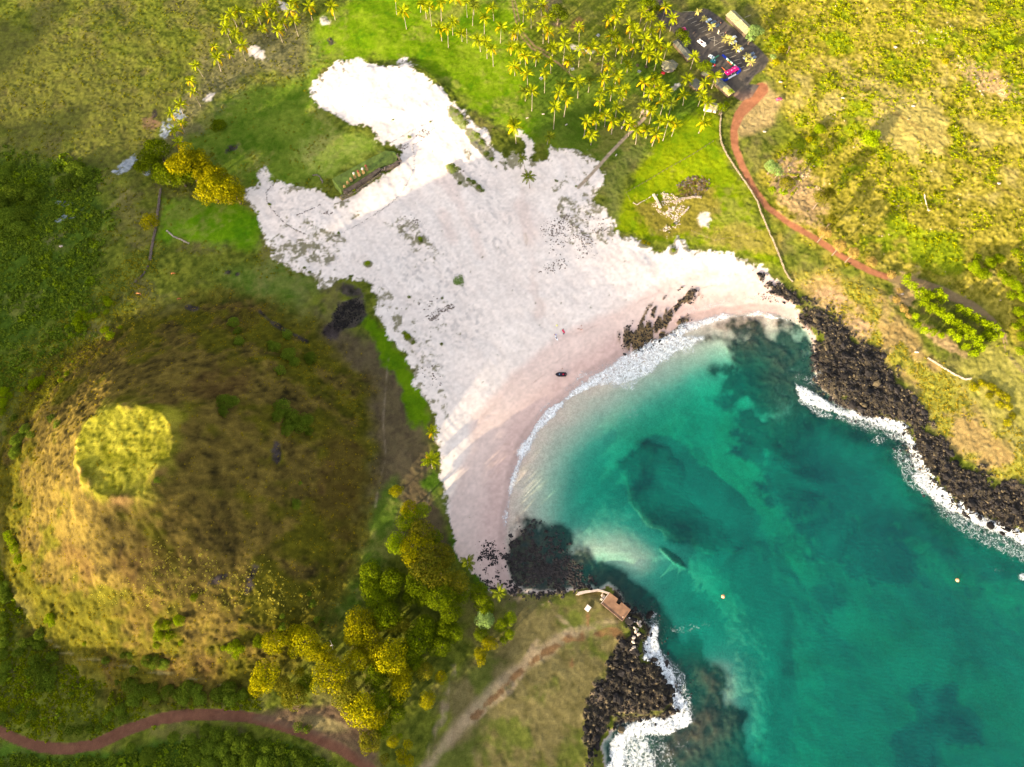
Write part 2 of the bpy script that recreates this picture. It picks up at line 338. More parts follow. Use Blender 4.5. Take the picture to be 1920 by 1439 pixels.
# thin trails
for pl, w in (([(728,672),(722,740),(718,790),(724,860),(712,900),(704,950)], 1.6), ([(823,893),(808,915),(800,945)], 1.4), ([(985,440),(993,500),(1012,560),(1030,590)], 1.2)):
    paint((0.26, 0.20, 0.14), sstep(w + 1.2, w - 0.8, LDf(pl, 3)) * 0.4 * sstep(-0.6, 0.3, nm))
for pl in ([(962,-10),(968,12),(974,42),(984,66),(1004,88),(1030,100)], [(958,-10),(962,12),(968,44),(978,70),(998,92),(1020,102),(1048,120),(1075,145)]):
    paint((0.25, 0.15, 0.09), sstep(2.2, 0.4, LDf(pl)) * 0.8)
for pl in ([(0,432),(30,456),(80,460),(140,428),(200,395),(250,350)], [(100,1225),(150,1232),(210,1245),(300,1262),(400,1280),(430,1290)], [(60,1180),(110,1215),(160,1240)]):
    paint((0.19, 0.16, 0.07), sstep(4.5, 1, LD(pl)) * 0.55)
# the meadow's dark cattle paths
for pl in ([(1500,60),(1540,110),(1560,140),(1590,165),(1640,200)], [(1500,90),(1530,120),(1550,145)], [(1560,150),(1600,180),(1660,205),(1720,235),(1790,260),(1860,300),(1925,340)], [(1620,160),(1680,210),(1730,250),(1800,290)], [(1690,240),(1760,280),(1840,330),(1920,380)]):
    paint((0.15, 0.10, 0.03), sstep(2.6, 0.6, LDf(pl, 1.6)) * 0.6)
# bare black rock ground: excavation, hill scars, left stream bed
dkm = np.zeros_like(H)
dkm = np.maximum(dkm, sstep(-4, 4, PSD([(606,622),(612,600),(640,568),(668,556),(690,560),(688,590),(668,612),(640,620),(622,640)], 9)))
for e in ((518, 853, 9, 26, 5), (655, 545, 30, 14, 20), (410, 1085, 20, 8, -30), (465, 1105, 18, 9, -60), (470, 1080, 8, 22, 30), (433, 280, 14, 8, -35), (640, 120, 1, 1, 0), (360, 578, 16, 7, 0), (430, 510, 9, 6, 0), (444, 514, 6, 5, 0), (620, 78, 9, 7, 0), (290, 215, 8, 16, 10), (1865, 95, 1, 1, 0)):
    dkm = np.maximum(dkm, sstep(0.0, 0.5, ell(*e) + 0.5 * nf))
dkm = np.maximum(dkm, sstep(5, 1, LDf([(487,585),(510,605),(540,622),(575,640)], 2.5)))
paintv(vary((0.010, 0.008, 0.010), (0.060, 0.045, 0.045), nf * 1.5), dkm * 0.92)
for e in ((240, 310, 30, 12, -35), (130, 405, 28, 8, -20), (125, 382, 20, 6, 0), (312, 245, 14, 22, 25), (335, 215, 20, 10, 30), (215, 322, 10, 5, 0), (275, 325, 8, 5, 0)):
    paintv(vary((0.20, 0.23, 0.30), (0.34, 0.36, 0.42), nff), sstep(0.1, 0.45, ell(*e) + 0.5 * nf) * 0.75)
paintv(vary((0.16, 0.08, 0.06), (0.20, 0.10, 0.07), nf), sstep(0.1, 0.5, ell(285, 232, 22, 16, 20) + 0.4 * nf) * 0.6)
# rocky shore
ROCKS = [[(1405,500),(1440,512),(1478,530),(1522,552),(1572,592),(1615,622),(1655,662),(1695,700),(1732,752),(1762,800),(1792,842),(1842,872),(1880,896),(1925,892),(2100,905),
          (2100,1090),(1925,1016),(1840,978),(1786,955),(1738,905),(1706,855),(1688,806),(1600,780),(1532,730),(1522,690),(1520,645),(1490,590),(1440,545),(1412,520)],
         [(1180,1148),(1212,1165),(1225,1185),(1214,1224),(1245,1248),(1268,1282),(1270,1326),(1238,1354),(1168,1354),(1130,1400),(1135,1480),(1078,1480),(1086,1400),(1094,1315),(1118,1275),(1142,1235),(1158,1190)],
         [(900,1078),(940,1098),(985,1108),(1040,1108),(1095,1100),(1080,1116),(1060,1126),(1000,1120),(940,1112)]]
rk = np.maximum.reduce([up(poly_sd(CPX, CPY, p)) for p in ROCKS]) + wob * 16 + nf * 8 + nff * 4 - 11
rk = np.maximum(rk, np.where((rockc > 0.5) & (PY0 > 640) & (PX0 > 1150), 8 - 3.0 * np.abs(dS), -99))
rkm = sstep(-5, 5, rk)
OUTC = [(1157,632),(1172,655),(1200,672),(1228,670),(1262,650),(1286,612),(1296,575),(1318,556),(1306,538),(1285,540),(1255,552),(1238,566),(1205,588),(1186,612)]
oc_sd = up(poly_sd(CPX, CPY, OUTC)) + wob * 8
paintv(vary((0.013, 0.011, 0.011), (0.06, 0.048, 0.034), nf + 0.3 * nff), rkm)
paintv(vary((0.19, 0.135, 0.10), (0.26, 0.19, 0.13), nf), rkm * sstep(0.35, 0.8, nm + 0.15 * nf) * sstep(30, 8, rk) * 0.6)
ang_o = PX * 0.55 + PY * 0.83
streak = 0.7 * vnoise((PX * 0.92 + PY * 0.40 + wob * 5) / 7.0, (PY * 0.92 - PX * 0.40) / 22.0, 3) + 0.3 * vnoise((PX * 0.92 + PY * 0.40) / 3.2, (PY * 0.92 - PX * 0.40) / 8.0, 5)
ocm = sstep(-10, 8, oc_sd) * sstep(0.56, 0.45, streak - 0.012 * sstep(575, 640, PY) * 16 + 0.10 * nf)
paintv(vary((0.03, 0.022, 0.018), (0.16, 0.105, 0.03), nf), ocm * (dS > -5) * 0.92)

# shelving churned sand under the first metres of water stays pale
# ---- sea bed: pale sand with reefs and weed
bed = (sea > 0.0)
paintv(vary((0.44, 0.33, 0.28), (0.50, 0.40, 0.33), nm), sstep(0, 2, sea))
reef = np.zeros_like(H)
def rf(poly, feather, k, rag=10):
    global reef
    reef = np.maximum(reef, sstep(-feather, feather, PSD(poly, rag)) * k)
rf([(1158,870),(1175,845),(1215,825),(1250,832),(1275,870),(1285,915),(1310,955),(1350,990),(1385,1030),(1330,1035),(1250,1010),(1205,975),(1178,920)], 10, .93)
rf([(968,1000),(985,985),(1030,980),(1060,995),(1090,1025),(1130,1065),(1150,1110),(1040,1115),(985,1112),(950,1090)], 20, .98, 26)
rf([(1140,1110),(1180,1135),(1215,1150),(1235,1190),(1260,1180),(1300,1210),(1340,1270),(1380,1340),(1420,1400),(1440,1480),(1130,1480)], 16, .95, 20)
rf([(1350,640),(1400,610),(1470,600),(1540,640),(1540,740),(1640,790),(1700,830),(1740,920),(1800,1000),(1925,1040),(1925,1090),(1780,1060),(1640,1010),(1540,960),(1470,900),(1420,820),(1380,760),(1340,700)], 40, .72, 55)
rf([(1380,760),(1450,780),(1500,860),(1560,920),(1520,960),(1450,930),(1400,860)], 22, .85, 40)
rf([(1480,940),(1600,980),(1700,1010),(1760,1060),(1700,1100),(1560,1060),(1480,1010)], 30, .7, 50)
rf([(1385,700),(1390,640),(1430,620),(1480,650),(1490,690),(1440,700)], 10, .9, 12)
rf([(1690,1310),(1710,1290),(1740,1310),(1760,1300),(1785,1295),(1790,1330),(1830,1370),(1840,1395),(1790,1395),(1750,1400),(1755,1439),(1740,1500),(1690,1480),(1670,1400),(1720,1360)], 12, .8, 14)
rf([(1520,1060),(1560,1050),(1590,1120),(1570,1180),(1530,1160)], 25, .55, 20)
reef = np.maximum(reef, 0.8 * sstep(0.25, 0.6, ell(1262, 1045, 46, 9, 40) + 0.4 * wob))
reef = np.maximum(reef, 0.95 * sstep(30, 12, sea + 6 * nm) * sstep(0.15, 0.7, rockc + 0.2 * nm) * sstep(1040, 1140, PX0) * sstep(620, 700, PY0))
reef *= sstep(0.5, 3, sea)
paintv(vary((0.010, 0.018, 0.018), (0.055, 0.056, 0.040), nf + 0.4 * nm), np.clip(reef * (1.6 + 0.5 * nm + 0.35 * nf), 0, 1))

# ---- tracks, car park
RED = [(-60,1340),(-20,1362),(30,1386),(75,1401),(125,1405),(180,1396),(240,1368),(300,1348),(350,1341),(410,1340),(470,1346),(520,1358),(580,1378),(640,1405),(690,1438),(730,1480)]
ROAD = [(1428,168),(1408,190),(1386,215),(1376,245),(1378,275),(1392,312),(1412,352),(1438,388),(1478,418),(1530,448),(1580,482),(1630,508),(1668,522)]
ROAD2 = [(1668,522),(1720,530),(1770,548),(1820,572),(1862,605),(1882,632)]
ROAD3 = [(1882,632),(1892,668),(1915,695),(1960,720)]
lw = (LD(RED, [11] * len(RED), 0.8), LD(ROAD, [13, 12, 9, 7, 6.5] + [6] * 8, 0.7), LD(ROAD2, [6, 7, 8, 8, 7, 6], 1.2), LD(ROAD3, [5, 5, 5, 5], 1.6))
paintv(vary((0.105, 0.045, 0.028), (0.15, 0.068, 0.042), nf), sstep(1.2, -1.2, lw[0]))
paintv(vary((0.22, 0.085, 0.042), (0.30, 0.125, 0.065), nf), sstep(1.2, -1.2, lw[1]))
paintv(vary((0.17, 0.11, 0.055), (0.24, 0.165, 0.08), nf), sstep(1.5, -1.5, lw[2]))
for off in (-3, 3):
    paint((0.30, 0.19, 0.12), sstep(2.0, 0.3, LDf([(p[0] + off, p[1]) for p in ROAD3])) * 0.8)
paintv(vary((0.085, 0.05, 0.035), (0.13, 0.08, 0.05), nf), sstep(-8, 8, PSD([(480,1345),(560,1325),(630,1318),(690,1360),(720,1440),(690,1440),(640,1400),(560,1370)], 8)) * 0.9)
paintv(vary((0.14, 0.11, 0.045), (0.20, 0.16, 0.07), nf), sstep(-0.1, 0.4, ell(605, 1358, 55, 16, 12)) * 0.8)
PARK = [(1222,-30),(1235,-8),(1252,16),(1275,24),(1300,22),(1318,16),(1328,18),(1352,34),(1372,50),(1400,70),(1425,92),(1442,112),(1434,128),(1415,142),(1404,158),(1424,160),(1410,182),(1390,190),(1374,180),(1362,168),(1348,152),
        (1330,136),(1316,122),(1298,108),(1280,88),(1262,60),(1246,50),(1230,30),(1205,-30)]
mpk = (PX > 1180) & (PX < 1470) & (PY < 215) & (PY > -60)
pk = np.full(H.shape, -1e3); pk[mpk] = poly_sd(PX[mpk], PY[mpk], PARK)
paintv(vary((0.062, 0.052, 0.048), (0.085, 0.07, 0.06), nf + nff), sstep(-1, 1, pk))
paintv(vary((0.09, 0.072, 0.055), (0.12, 0.095, 0.07), nf), sstep(-1, 1, pk) * sstep(-0.1, 0.6, nm + 0.2 * nf) * 0.8)
paintv(vary((0.25, 0.135, 0.09), (0.3, 0.17, 0.11), nf), sstep(-1, 1, pk) * sstep(165, 190, PY) * 0.8)
PATH = [(1208,222),(1180,250),(1140,292),(1108,328),(1084,352)]
pth = LDf(PATH, 0.2) - 3.0
paintv(vary((0.28, 0.21, 0.15), (0.34, 0.26, 0.19), nff), sstep(0.8, -0.8, pth))
ALB *= (1 + 0.10 * nff + 0.05 * n3)[..., None]
# trampled red earth in the grove, bare soil
for e in ((1082, 45, 18, 14, -40, (0.22, 0.10, 0.05)), (1030, 10, 30, 20, 0, (0.13, 0.09, 0.07)), (1045, 45, 12, 6, 0, (0.20, 0.12, 0.10))):
    paint(e[5], sstep(0, 0.5, ell(*e[:5]) + 0.3 * nf) * 0.6)

# ---------------------------------------------------------------- fine relief
scr = (1 - sandm) * (1 - rkm) * (1 - sstep(2, -2, np.minimum(np.minimum(lw[0], lw[1]), lw[2]))) * (pk < -2) * (sea <= 0)
lawnness = sstep(0.02, 0.06, ALB[..., 1] - ALB[..., 0])
rough = scr * (0.05 + 0.08 * (1 - lawnness)) * (1 - 0.5 * sstep(-14, 14, hd))
rough = rough * (1 + 0.25 * sstep(-20, 20, rt) + 1.2 * hm) * (1 - 0.5 * sstep(HT + 1, HT - 2, hr))
H = H + rough * (nf * 1.2 + nff * 1.6)
H = H + hm * 0.35 * nm * sstep(15, 40, hr)
H = H + rkm * (sea < 6) * (0.55 * nf + 0.5 * nff + 0.3)
H = H + ocm * (0.35 + 0.3 * nff) * (sea < 3)
H = H + sandm * (dS2 > 22) * (0.05 * nf + 0.05 * nff + (0.26 * nm + 0.16 * ws) * sstep(22, 45, dS2))
H = H + reef * (0.6 * nf + 0.4) * sstep(1, 6, sea)
H = H + reef ** 3 * np.clip(-H * 0.32, 0, 4.0) * (sea > 2)
H = H + gg * 0.12 * (1 + nff)
# small hollow dug into the hill flank
H = H - 2.0 * np.clip(sstep(0.0, 0.6, ell(518, 853, 10, 26, 5)), 0, 1)

# ---------------------------------------------------------------- sampling the ground
def ground_z(x, y):
    i = int(np.clip(np.searchsorted(AX, x) - 1, 0, NX - 2)); j = int(np.clip(np.searchsorted(AY, y) - 1, 0, NY - 2))
    fx = (x - AX[i]) / (AX[i + 1] - AX[i]); fy = (y - AY[j]) / (AY[j + 1] - AY[j])
    return float((H[j, i] * (1 - fx) + H[j, i + 1] * fx) * (1 - fy) + (H[j + 1, i] * (1 - fx) + H[j + 1, i + 1] * fx) * fy)
def on(px, py, sea_level=False):                  # where the ground seen at that point of the photograph lies
    z = 3.0
    for _ in range(14):
        x, y = at_z(px, py, z)
        z = 0.5 * z + 0.5 * ground_z(x, y)
    if sea_level: x, y = at_z(px, py, 0.0); z = 0.0
    return Vector((x, y, ground_z(x, y) if not sea_level else 0.0))

# ---------------------------------------------------------------- materials
def new_mat(name):
    m = bpy.data.materials.new(name); m.use_nodes = True
    return m, m.node_tree, m.node_tree.nodes['Principled BSDF']
def mat(name, col, rough=0.8, var=0.25, scale=2.0, metal=0.0, bump=0.0, spec=0.3, coord='Object', obvar=0.0):
    m, nt, p = new_mat(name)
    tc = nt.nodes.new('ShaderNodeTexCoord'); nz = nt.nodes.new('ShaderNodeTexNoise')
    nz.inputs['Scale'].default_value = scale; nz.inputs['Detail'].default_value = 4
    nt.links.new(tc.outputs[coord], nz.inputs['Vector'])
    mr = nt.nodes.new('ShaderNodeMapRange'); mr.inputs['From Min'].default_value = 0.3; mr.inputs['From Max'].default_value = 0.7
    mr.inputs['To Min'].default_value = 1 - var; mr.inputs['To Max'].default_value = 1 + var
    nt.links.new(nz.outputs['Fac'], mr.inputs['Value'])
    mx = nt.nodes.new('ShaderNodeVectorMath'); mx.operation = 'SCALE'; mx.inputs[0].default_value = col[:3]
    if obvar:
        oi = nt.nodes.new('ShaderNodeObjectInfo'); ad = nt.nodes.new('ShaderNodeMath'); ad.operation = 'MULTIPLY_ADD'
        ad.inputs[1].default_value = obvar; ad.inputs[2].default_value = 1 - obvar / 2
        nt.links.new(oi.outputs['Random'], ad.inputs[0])
        mu = nt.nodes.new('ShaderNodeMath'); mu.operation = 'MULTIPLY'
        nt.links.new(ad.outputs[0], mu.inputs[0]); nt.links.new(mr.outputs[0], mu.inputs[1])
        nt.links.new(mu.outputs[0], mx.inputs['Scale'])
    else:
        nt.links.new(mr.outputs[0], mx.inputs['Scale'])
    nt.links.new(mx.outputs[0], p.inputs['Base Color'])
    p.inputs['Roughness'].default_value = rough; p.inputs['Metallic'].default_value = metal
    p.inputs['Specular IOR Level'].default_value = spec
    if bump:
        b = nt.nodes.new('ShaderNodeBump'); b.inputs['Strength'].default_value = bump; b.inputs['Distance'].default_value = 0.1
        nt.links.new(nz.outputs['Fac'], b.inputs['Height']); nt.links.new(b.outputs[0], p.inputs['Normal'])
    return m
def ground_mat(name, grain_scale, grain, bump, dist, rough=0.9):
    m, nt, p = new_mat(name)
    at = nt.nodes.new('ShaderNodeAttribute'); at.attribute_name = 'albedo'
    tc = nt.nodes.new('ShaderNodeTexCoord')
    nz = nt.nodes.new('ShaderNodeTexNoise'); nz.inputs['Scale'].default_value = grain_scale; nz.inputs['Detail'].default_value = 5; nz.inputs['Roughness'].default_value = 0.65
    nt.links.new(tc.outputs['Object'], nz.inputs['Vector'])
    mr = nt.nodes.new('ShaderNodeMapRange'); mr.inputs['From Min'].default_value = 0.3; mr.inputs['From Max'].default_value = 0.7
    mr.inputs['To Min'].default_value = 1 - grain; mr.inputs['To Max'].default_value = 1 + grain
    nt.links.new(nz.outputs['Fac'], mr.inputs['Value'])
    mx = nt.nodes.new('ShaderNodeVectorMath'); mx.operation = 'SCALE'
    nt.links.new(at.outputs['Color'], mx.inputs[0]); nt.links.new(mr.outputs[0], mx.inputs['Scale'])
    nt.links.new(mx.outputs[0], p.inputs['Base Color'])
    p.inputs['Roughness'].default_value = rough; p.inputs['Specular IOR Level'].default_value = 0.02
    b = nt.nodes.new('ShaderNodeBump'); b.inputs['Strength'].default_value = bump; b.inputs['Distance'].default_value = dist
    nt.links.new(nz.outputs['Fac'], b.inputs['Height']); nt.links.new(b.outputs[0], p.inputs['Normal'])
    return m

# ---------------------------------------------------------------- ground meshes, one object per kind of surface
def fast_mesh(name, V, F, smooth=True):
    me = bpy.data.meshes.new(name)
    nv, nfc, k = len(V), len(F), F.shape[1]
    me.vertices.add(nv); me.vertices.foreach_set('co', np.ascontiguousarray(V, np.float32).ravel())
    me.loops.add(nfc * k); me.loops.foreach_set('vertex_index', np.ascontiguousarray(F, np.int32).ravel())
    me.polygons.add(nfc)
    me.polygons.foreach_set('loop_start', np.arange(0, nfc * k, k, dtype=np.int32))
    me.polygons.foreach_set('loop_total', np.full(nfc, k, np.int32))
    me.polygons.foreach_set('use_smooth', np.full(nfc, smooth, bool))
    me.update(calc_edges=True)
    return me
VID = np.arange(NX * NY).reshape(NY, NX)
QUADS = np.stack([VID[:-1, :-1], VID[:-1, 1:], VID[1:, 1:], VID[1:, :-1]], -1).reshape(-1, 4)
ALLV = np.stack([GX, GY, H], -1).reshape(-1, 3)
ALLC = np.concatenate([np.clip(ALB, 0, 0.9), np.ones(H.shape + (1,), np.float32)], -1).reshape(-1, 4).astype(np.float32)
zone = np.zeros(H.shape, np.int8)
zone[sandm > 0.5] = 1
zone[(hr < HR - 1) & (sandm < 0.5)] = 2
zone[rkm > 0.5] = 3
zone[(lw[0] < 0)] = 5
zone[(lw[1] < 0) | (lw[2] < 0)] = 8
zone[pk > 0] = 6
zone[pth < 0] = 7
zone[sea > 0.0] = 4
qz = zone.reshape(-1)[QUADS[:, 0]]
def tag(o, label=None, cat=None, group=None, kind=None):
    if label: o['label'] = label
    if cat: o['category'] = cat
    if group: o['group'] = group
    if kind: o['kind'] = kind
    return o
zmats = {0: ('grassland', ground_mat('grassland', 2.6, 0.32, 0.7, 0.35), 'green and olive turf and rough scrub covering the land round the bay'),
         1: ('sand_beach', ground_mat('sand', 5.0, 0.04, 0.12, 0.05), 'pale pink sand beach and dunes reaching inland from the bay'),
         2: ('hill', ground_mat('hill_grass', 2.4, 0.36, 0.8, 0.4), 'round grassy volcanic hill with a dished yellow top'),
         3: ('rocky_shore', ground_mat('lava_rock', 2.2, 0.45, 0.8, 0.5), 'black lava rock shore along the bay'),
         4: ('seabed', ground_mat('seabed', 1.2, 0.2, 0.3, 0.2), 'sandy sea bed with dark reefs seen through the water'),
         5: ('dirt_road', ground_mat('red_dirt', 2.5, 0.18, 0.3, 0.1), 'dark red dirt road curving along the bottom left'),
         8: ('dirt_road', bpy.data.materials['red_dirt'], 'orange red dirt road from the car park along the coast'),
         6: ('parking_lot', ground_mat('asphalt', 4.0, 0.12, 0.1, 0.03), 'dark asphalt car park beside the palm grove'),
         7: ('footpath', ground_mat('paved_path', 4.0, 0.12, 0.1, 0.03), 'narrow straight beige footpath from the grove down to the sand')}
ZOBJ = {}
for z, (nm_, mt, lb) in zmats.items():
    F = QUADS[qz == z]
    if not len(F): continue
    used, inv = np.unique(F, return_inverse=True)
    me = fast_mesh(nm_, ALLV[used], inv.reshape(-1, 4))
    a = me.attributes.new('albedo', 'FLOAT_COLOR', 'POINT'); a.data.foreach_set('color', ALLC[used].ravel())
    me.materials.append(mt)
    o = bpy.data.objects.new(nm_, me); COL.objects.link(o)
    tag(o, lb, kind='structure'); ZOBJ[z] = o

# ---------------------------------------------------------------- the sea
def sea_mat():
    m, nt, p = new_mat('sea_water')
    out = nt.nodes['Material Output']
    L = nt.links.new
    at = nt.nodes.new('ShaderNodeAttribute'); at.attribute_name = 'depth'
    tc = nt.nodes.new('ShaderNodeTexCoord')
    def absorb(k):
        n = nt.nodes.new('ShaderNodeMath'); n.operation = 'MULTIPLY'; n.inputs[1].default_value = -k; L(at.outputs['Fac'], n.inputs[0])
        e = nt.nodes.new('ShaderNodeMath'); e.operation = 'EXPONENT'; L(n.outputs[0], e.inputs[0]); return e.outputs[0]
    cc = nt.nodes.new('ShaderNodeCombineColor')
    L(absorb(0.42), cc.inputs[0]); L(absorb(0.035), cc.inputs[1]); L(absorb(0.075), cc.inputs[2])
    tr = nt.nodes.new('ShaderNodeBsdfTransparent'); L(cc.outputs[0], tr.inputs[0])
    # body colour of the water, softly patchy
    nz = nt.nodes.new('ShaderNodeTexNoise'); nz.inputs['Scale'].default_value = 0.035; nz.inputs['Detail'].default_value = 6; nz.inputs['Roughness'].default_value = 0.6; nz.inputs['Distortion'].default_value = 0.6
    L(tc.outputs['Object'], nz.inputs['Vector'])
    rp = nt.nodes.new('ShaderNodeValToRGB'); rp.color_ramp.elements[0].position = 0.35; rp.color_ramp.elements[1].position = 0.68
    rp.color_ramp.elements[0].color = (0.0, 0.05, 0.058, 1); rp.color_ramp.elements[1].color = (0.0, 0.20, 0.15, 1)
    L(nz.outputs['Fac'], rp.inputs[0])
    dm = nt.nodes.new('ShaderNodeMapRange'); dm.inputs['From Min'].default_value = 4.0; dm.inputs['From Max'].default_value = 13.0; dm.inputs['To Max'].default_value = 0.75
    L(at.outputs['Fac'], dm.inputs['Value'])
    dx_ = nt.nodes.new('ShaderNodeMix'); dx_.data_type = 'RGBA'; dx_.inputs[7].default_value = (0.0, 0.062, 0.066, 1)
    L(dm.outputs[0], dx_.inputs[0]); L(rp.outputs[0], dx_.inputs[6])
    sm = nt.nodes.new('ShaderNodeMapRange'); sm.inputs['From Min'].default_value = 0.0; sm.inputs['From Max'].default_value = 1.0; sm.inputs['To Max'].default_value = 0.85
    at2 = nt.nodes.new('ShaderNodeAttribute'); at2.attribute_name = 'churn'; L(at2.outputs['Fac'], sm.inputs['Value'])                       # churned-up sand in the shallows
    sx2 = nt.nodes.new('ShaderNodeMix'); sx2.data_type = 'RGBA'; sx2.inputs[7].default_value = (0.40, 0.32, 0.25, 1)
    L(sm.outputs[0], sx2.inputs[0]); L(dx_.outputs[2], sx2.inputs[6]); L(sx2.outputs[2], p.inputs['Base Color'])
    p.inputs['Roughness'].default_value = 0.22; p.inputs['IOR'].default_value = 1.33; p.inputs['Specular IOR Level'].default_value = 0.25
    wv = nt.nodes.new('ShaderNodeTexNoise'); wv.inputs['Scale'].default_value = 0.7; wv.inputs['Detail'].default_value = 6; wv.inputs['Roughness'].default_value = 0.62
    mp = nt.nodes.new('ShaderNodeMapping'); mp.inputs['Rotation'].default_value = (0, 0, R(25)); mp.inputs['Scale'].default_value = (0.5, 1.3, 1)
    L(tc.outputs['Object'], mp.inputs['Vector']); L(mp.outputs[0], wv.inputs['Vector'])
    bp = nt.nodes.new('ShaderNodeBump'); bp.inputs['Strength'].default_value = 0.75; bp.inputs['Distance'].default_value = 0.45
    L(wv.outputs['Fac'], bp.inputs['Height']); L(bp.outputs[0], p.inputs['Normal'])
    f = nt.nodes.new('ShaderNodeMath'); f.operation = 'SUBTRACT'; f.inputs[0].default_value = 1.0; L(absorb(0.20), f.inputs[1])
    f2 = nt.nodes.new('ShaderNodeMath'); f2.operation = 'MULTIPLY_ADD'; f2.inputs[1].default_value = 0.66; f2.inputs[2].default_value = 0.0; L(f.outputs[0], f2.inputs[0])
    ms = nt.nodes.new('ShaderNodeMixShader'); L(f2.outputs[0], ms.inputs[0]); L(tr.outputs[0], ms.inputs[1]); L(p.outputs[0], ms.inputs[2])
    gl = nt.nodes.new('ShaderNodeBsdfGlossy'); gl.inputs['Roughness'].default_value = 0.12; L(bp.outputs[0], gl.inputs['Normal'])
    m2 = nt.nodes.new('ShaderNodeMixShader'); m2.inputs[0].default_value = 0.018
    L(ms.outputs[0], m2.inputs[1]); L(gl.outputs[0], m2.inputs[2])
    L(m2.outputs[0], out.inputs['Surface'])
    return m
SI = np.arange(0, NX, 2); SJ = np.arange(0, NY, 2)
sx, sy, sh = GX[np.ix_(SJ, SI)], GY[np.ix_(SJ, SI)], H[np.ix_(SJ, SI)]
swet = (sh < 0.22) & (dS[np.ix_(SJ, SI)] < 12)
sv = np.arange(sx.size).reshape(sx.shape)
sq = np.stack([sv[:-1, :-1], sv[:-1, 1:], sv[1:, 1:], sv[1:, :-1]], -1).reshape(-1, 4)
sq = sq[swet.ravel()[sq].any(axis=1)]
used, inv = np.unique(sq, return_inverse=True)
sz = 0.05 * fbm(sx, sy, 12, 3, 2) + 0.06 * fbm(sx * 0.6 + sy * 0.2, sy * 1.6 - sx * 0.5, 5, 3, 6)
me = fast_mesh('sea', np.stack([sx, sy, sz], -1).reshape(-1, 3)[used], inv.reshape(-1, 4))
da = me.attributes.new('depth', 'FLOAT', 'POINT'); da.data.foreach_set('value', np.clip(sz - sh, 0, 40).ravel()[used].astype(np.float32))
churn = sstep(2.6, 0.6, -H + 0.35 * nm) * (1 - np.clip(reef * 1.5, 0, 1)) * (1 - np.clip(rockc * 1.3, 0, 1))
ca_ = me.attributes.new('churn', 'FLOAT', 'POINT'); ca_.data.foreach_set('value', churn[np.ix_(SJ, SI)].ravel()[used].astype(np.float32))
me.materials.append(sea_mat())
sea_o = bpy.data.objects.new('sea', me); COL.objects.link(sea_o)
tag(sea_o, 'clear turquoise and green water of the bay', kind='structure')

# ---------------------------------------------------------------- surf
def foam_mat():
    m, nt, p = new_mat('surf_foam')
    L = nt.links.new; out = nt.nodes['Material Output']
    at = nt.nodes.new('ShaderNodeAttribute'); at.attribute_name = 'foam'
    tc = nt.nodes.new('ShaderNodeTexCoord')
    wz = nt.nodes.new('ShaderNodeTexNoise'); wz.inputs['Scale'].default_value = 0.35; wz.inputs['Detail'].default_value = 5
    L(tc.outputs['Object'], wz.inputs['Vector'])
    va = nt.nodes.new('ShaderNodeVectorMath'); va.operation = 'MULTIPLY_ADD'; va.inputs[1].default_value = (5, 5, 0); L(wz.outputs['Color'], va.inputs[0]); L(tc.outputs['Object'], va.inputs[2])
    vo = nt.nodes.new('ShaderNodeTexVoronoi'); vo.feature = 'DISTANCE_TO_EDGE'; vo.inputs['Scale'].default_value = 0.55; L(va.outputs[0], vo.inputs['Vector'])
    vo2 = nt.nodes.new('ShaderNodeTexVoronoi'); vo2.feature = 'DISTANCE_TO_EDGE'; vo2.inputs['Scale'].default_value = 1.5; L(va.outputs[0], vo2.inputs['Vector'])
    nz = nt.nodes.new('ShaderNodeTexNoise'); nz.inputs['Scale'].default_value = 0.9; nz.inputs['Detail'].default_value = 6; nz.inputs['Roughness'].default_value = 0.7
    L(va.outputs[0], nz.inputs['Vector'])
    def M(op, a, b=None, c=None, clamp=False):
        n = nt.nodes.new('ShaderNodeMath'); n.operation = op; n.use_clamp = clamp
        for i, v in enumerate((a, b, c)):
            if v is None: continue
            if isinstance(v, (int, float)): n.inputs[i].default_value = v
            else: L(v, n.inputs[i])
        return n.outputs[0]
    # lace: thin walls of cells, wider where there is more foam
    lace = M('SUBTRACT', 1.0, M('MULTIPLY', vo.outputs['Distance'], 3.0))
    lace2 = M('SUBTRACT', 1.0, M('MULTIPLY', vo2.outputs['Distance'], 4.0))
    v = M('ADD', M('MULTIPLY', lace, 0.30), M('MULTIPLY', lace2, 0.22))
    v = M('ADD', v, M('MULTIPLY', nz.outputs['Fac'], 1.5))
    v = M('ADD', v, M('MULTIPLY', at.outputs['Fac'], 1.0))
    al = M('MULTIPLY', M('SUBTRACT', v, 1.46), 1.25, clamp=True)
    al = M('MULTIPLY', al, M('MULTIPLY', at.outputs['Fac'], 4.0, clamp=True))
    p.inputs['Base Color'].default_value = (0.80, 0.81, 0.83, 1); p.inputs['Roughness'].default_value = 0.9
    bp = nt.nodes.new('ShaderNodeBump'); bp.inputs['Strength'].default_value = 0.8; bp.inputs['Distance'].default_value = 0.3
    L(v, bp.inputs['Height']); L(bp.outputs[0], p.inputs['Normal'])
    tr = nt.nodes.new('ShaderNodeBsdfTransparent')
    ms = nt.nodes.new('ShaderNodeMixShader'); L(al, ms.inputs[0]); L(tr.outputs[0], ms.inputs[1]); L(p.outputs[0], ms.inputs[2])
    L(ms.outputs[0], out.inputs['Surface'])
    return m
FM = foam_mat()
PZX, PZY = PX0, PY0                               # sea-level photograph coordinates of the grid
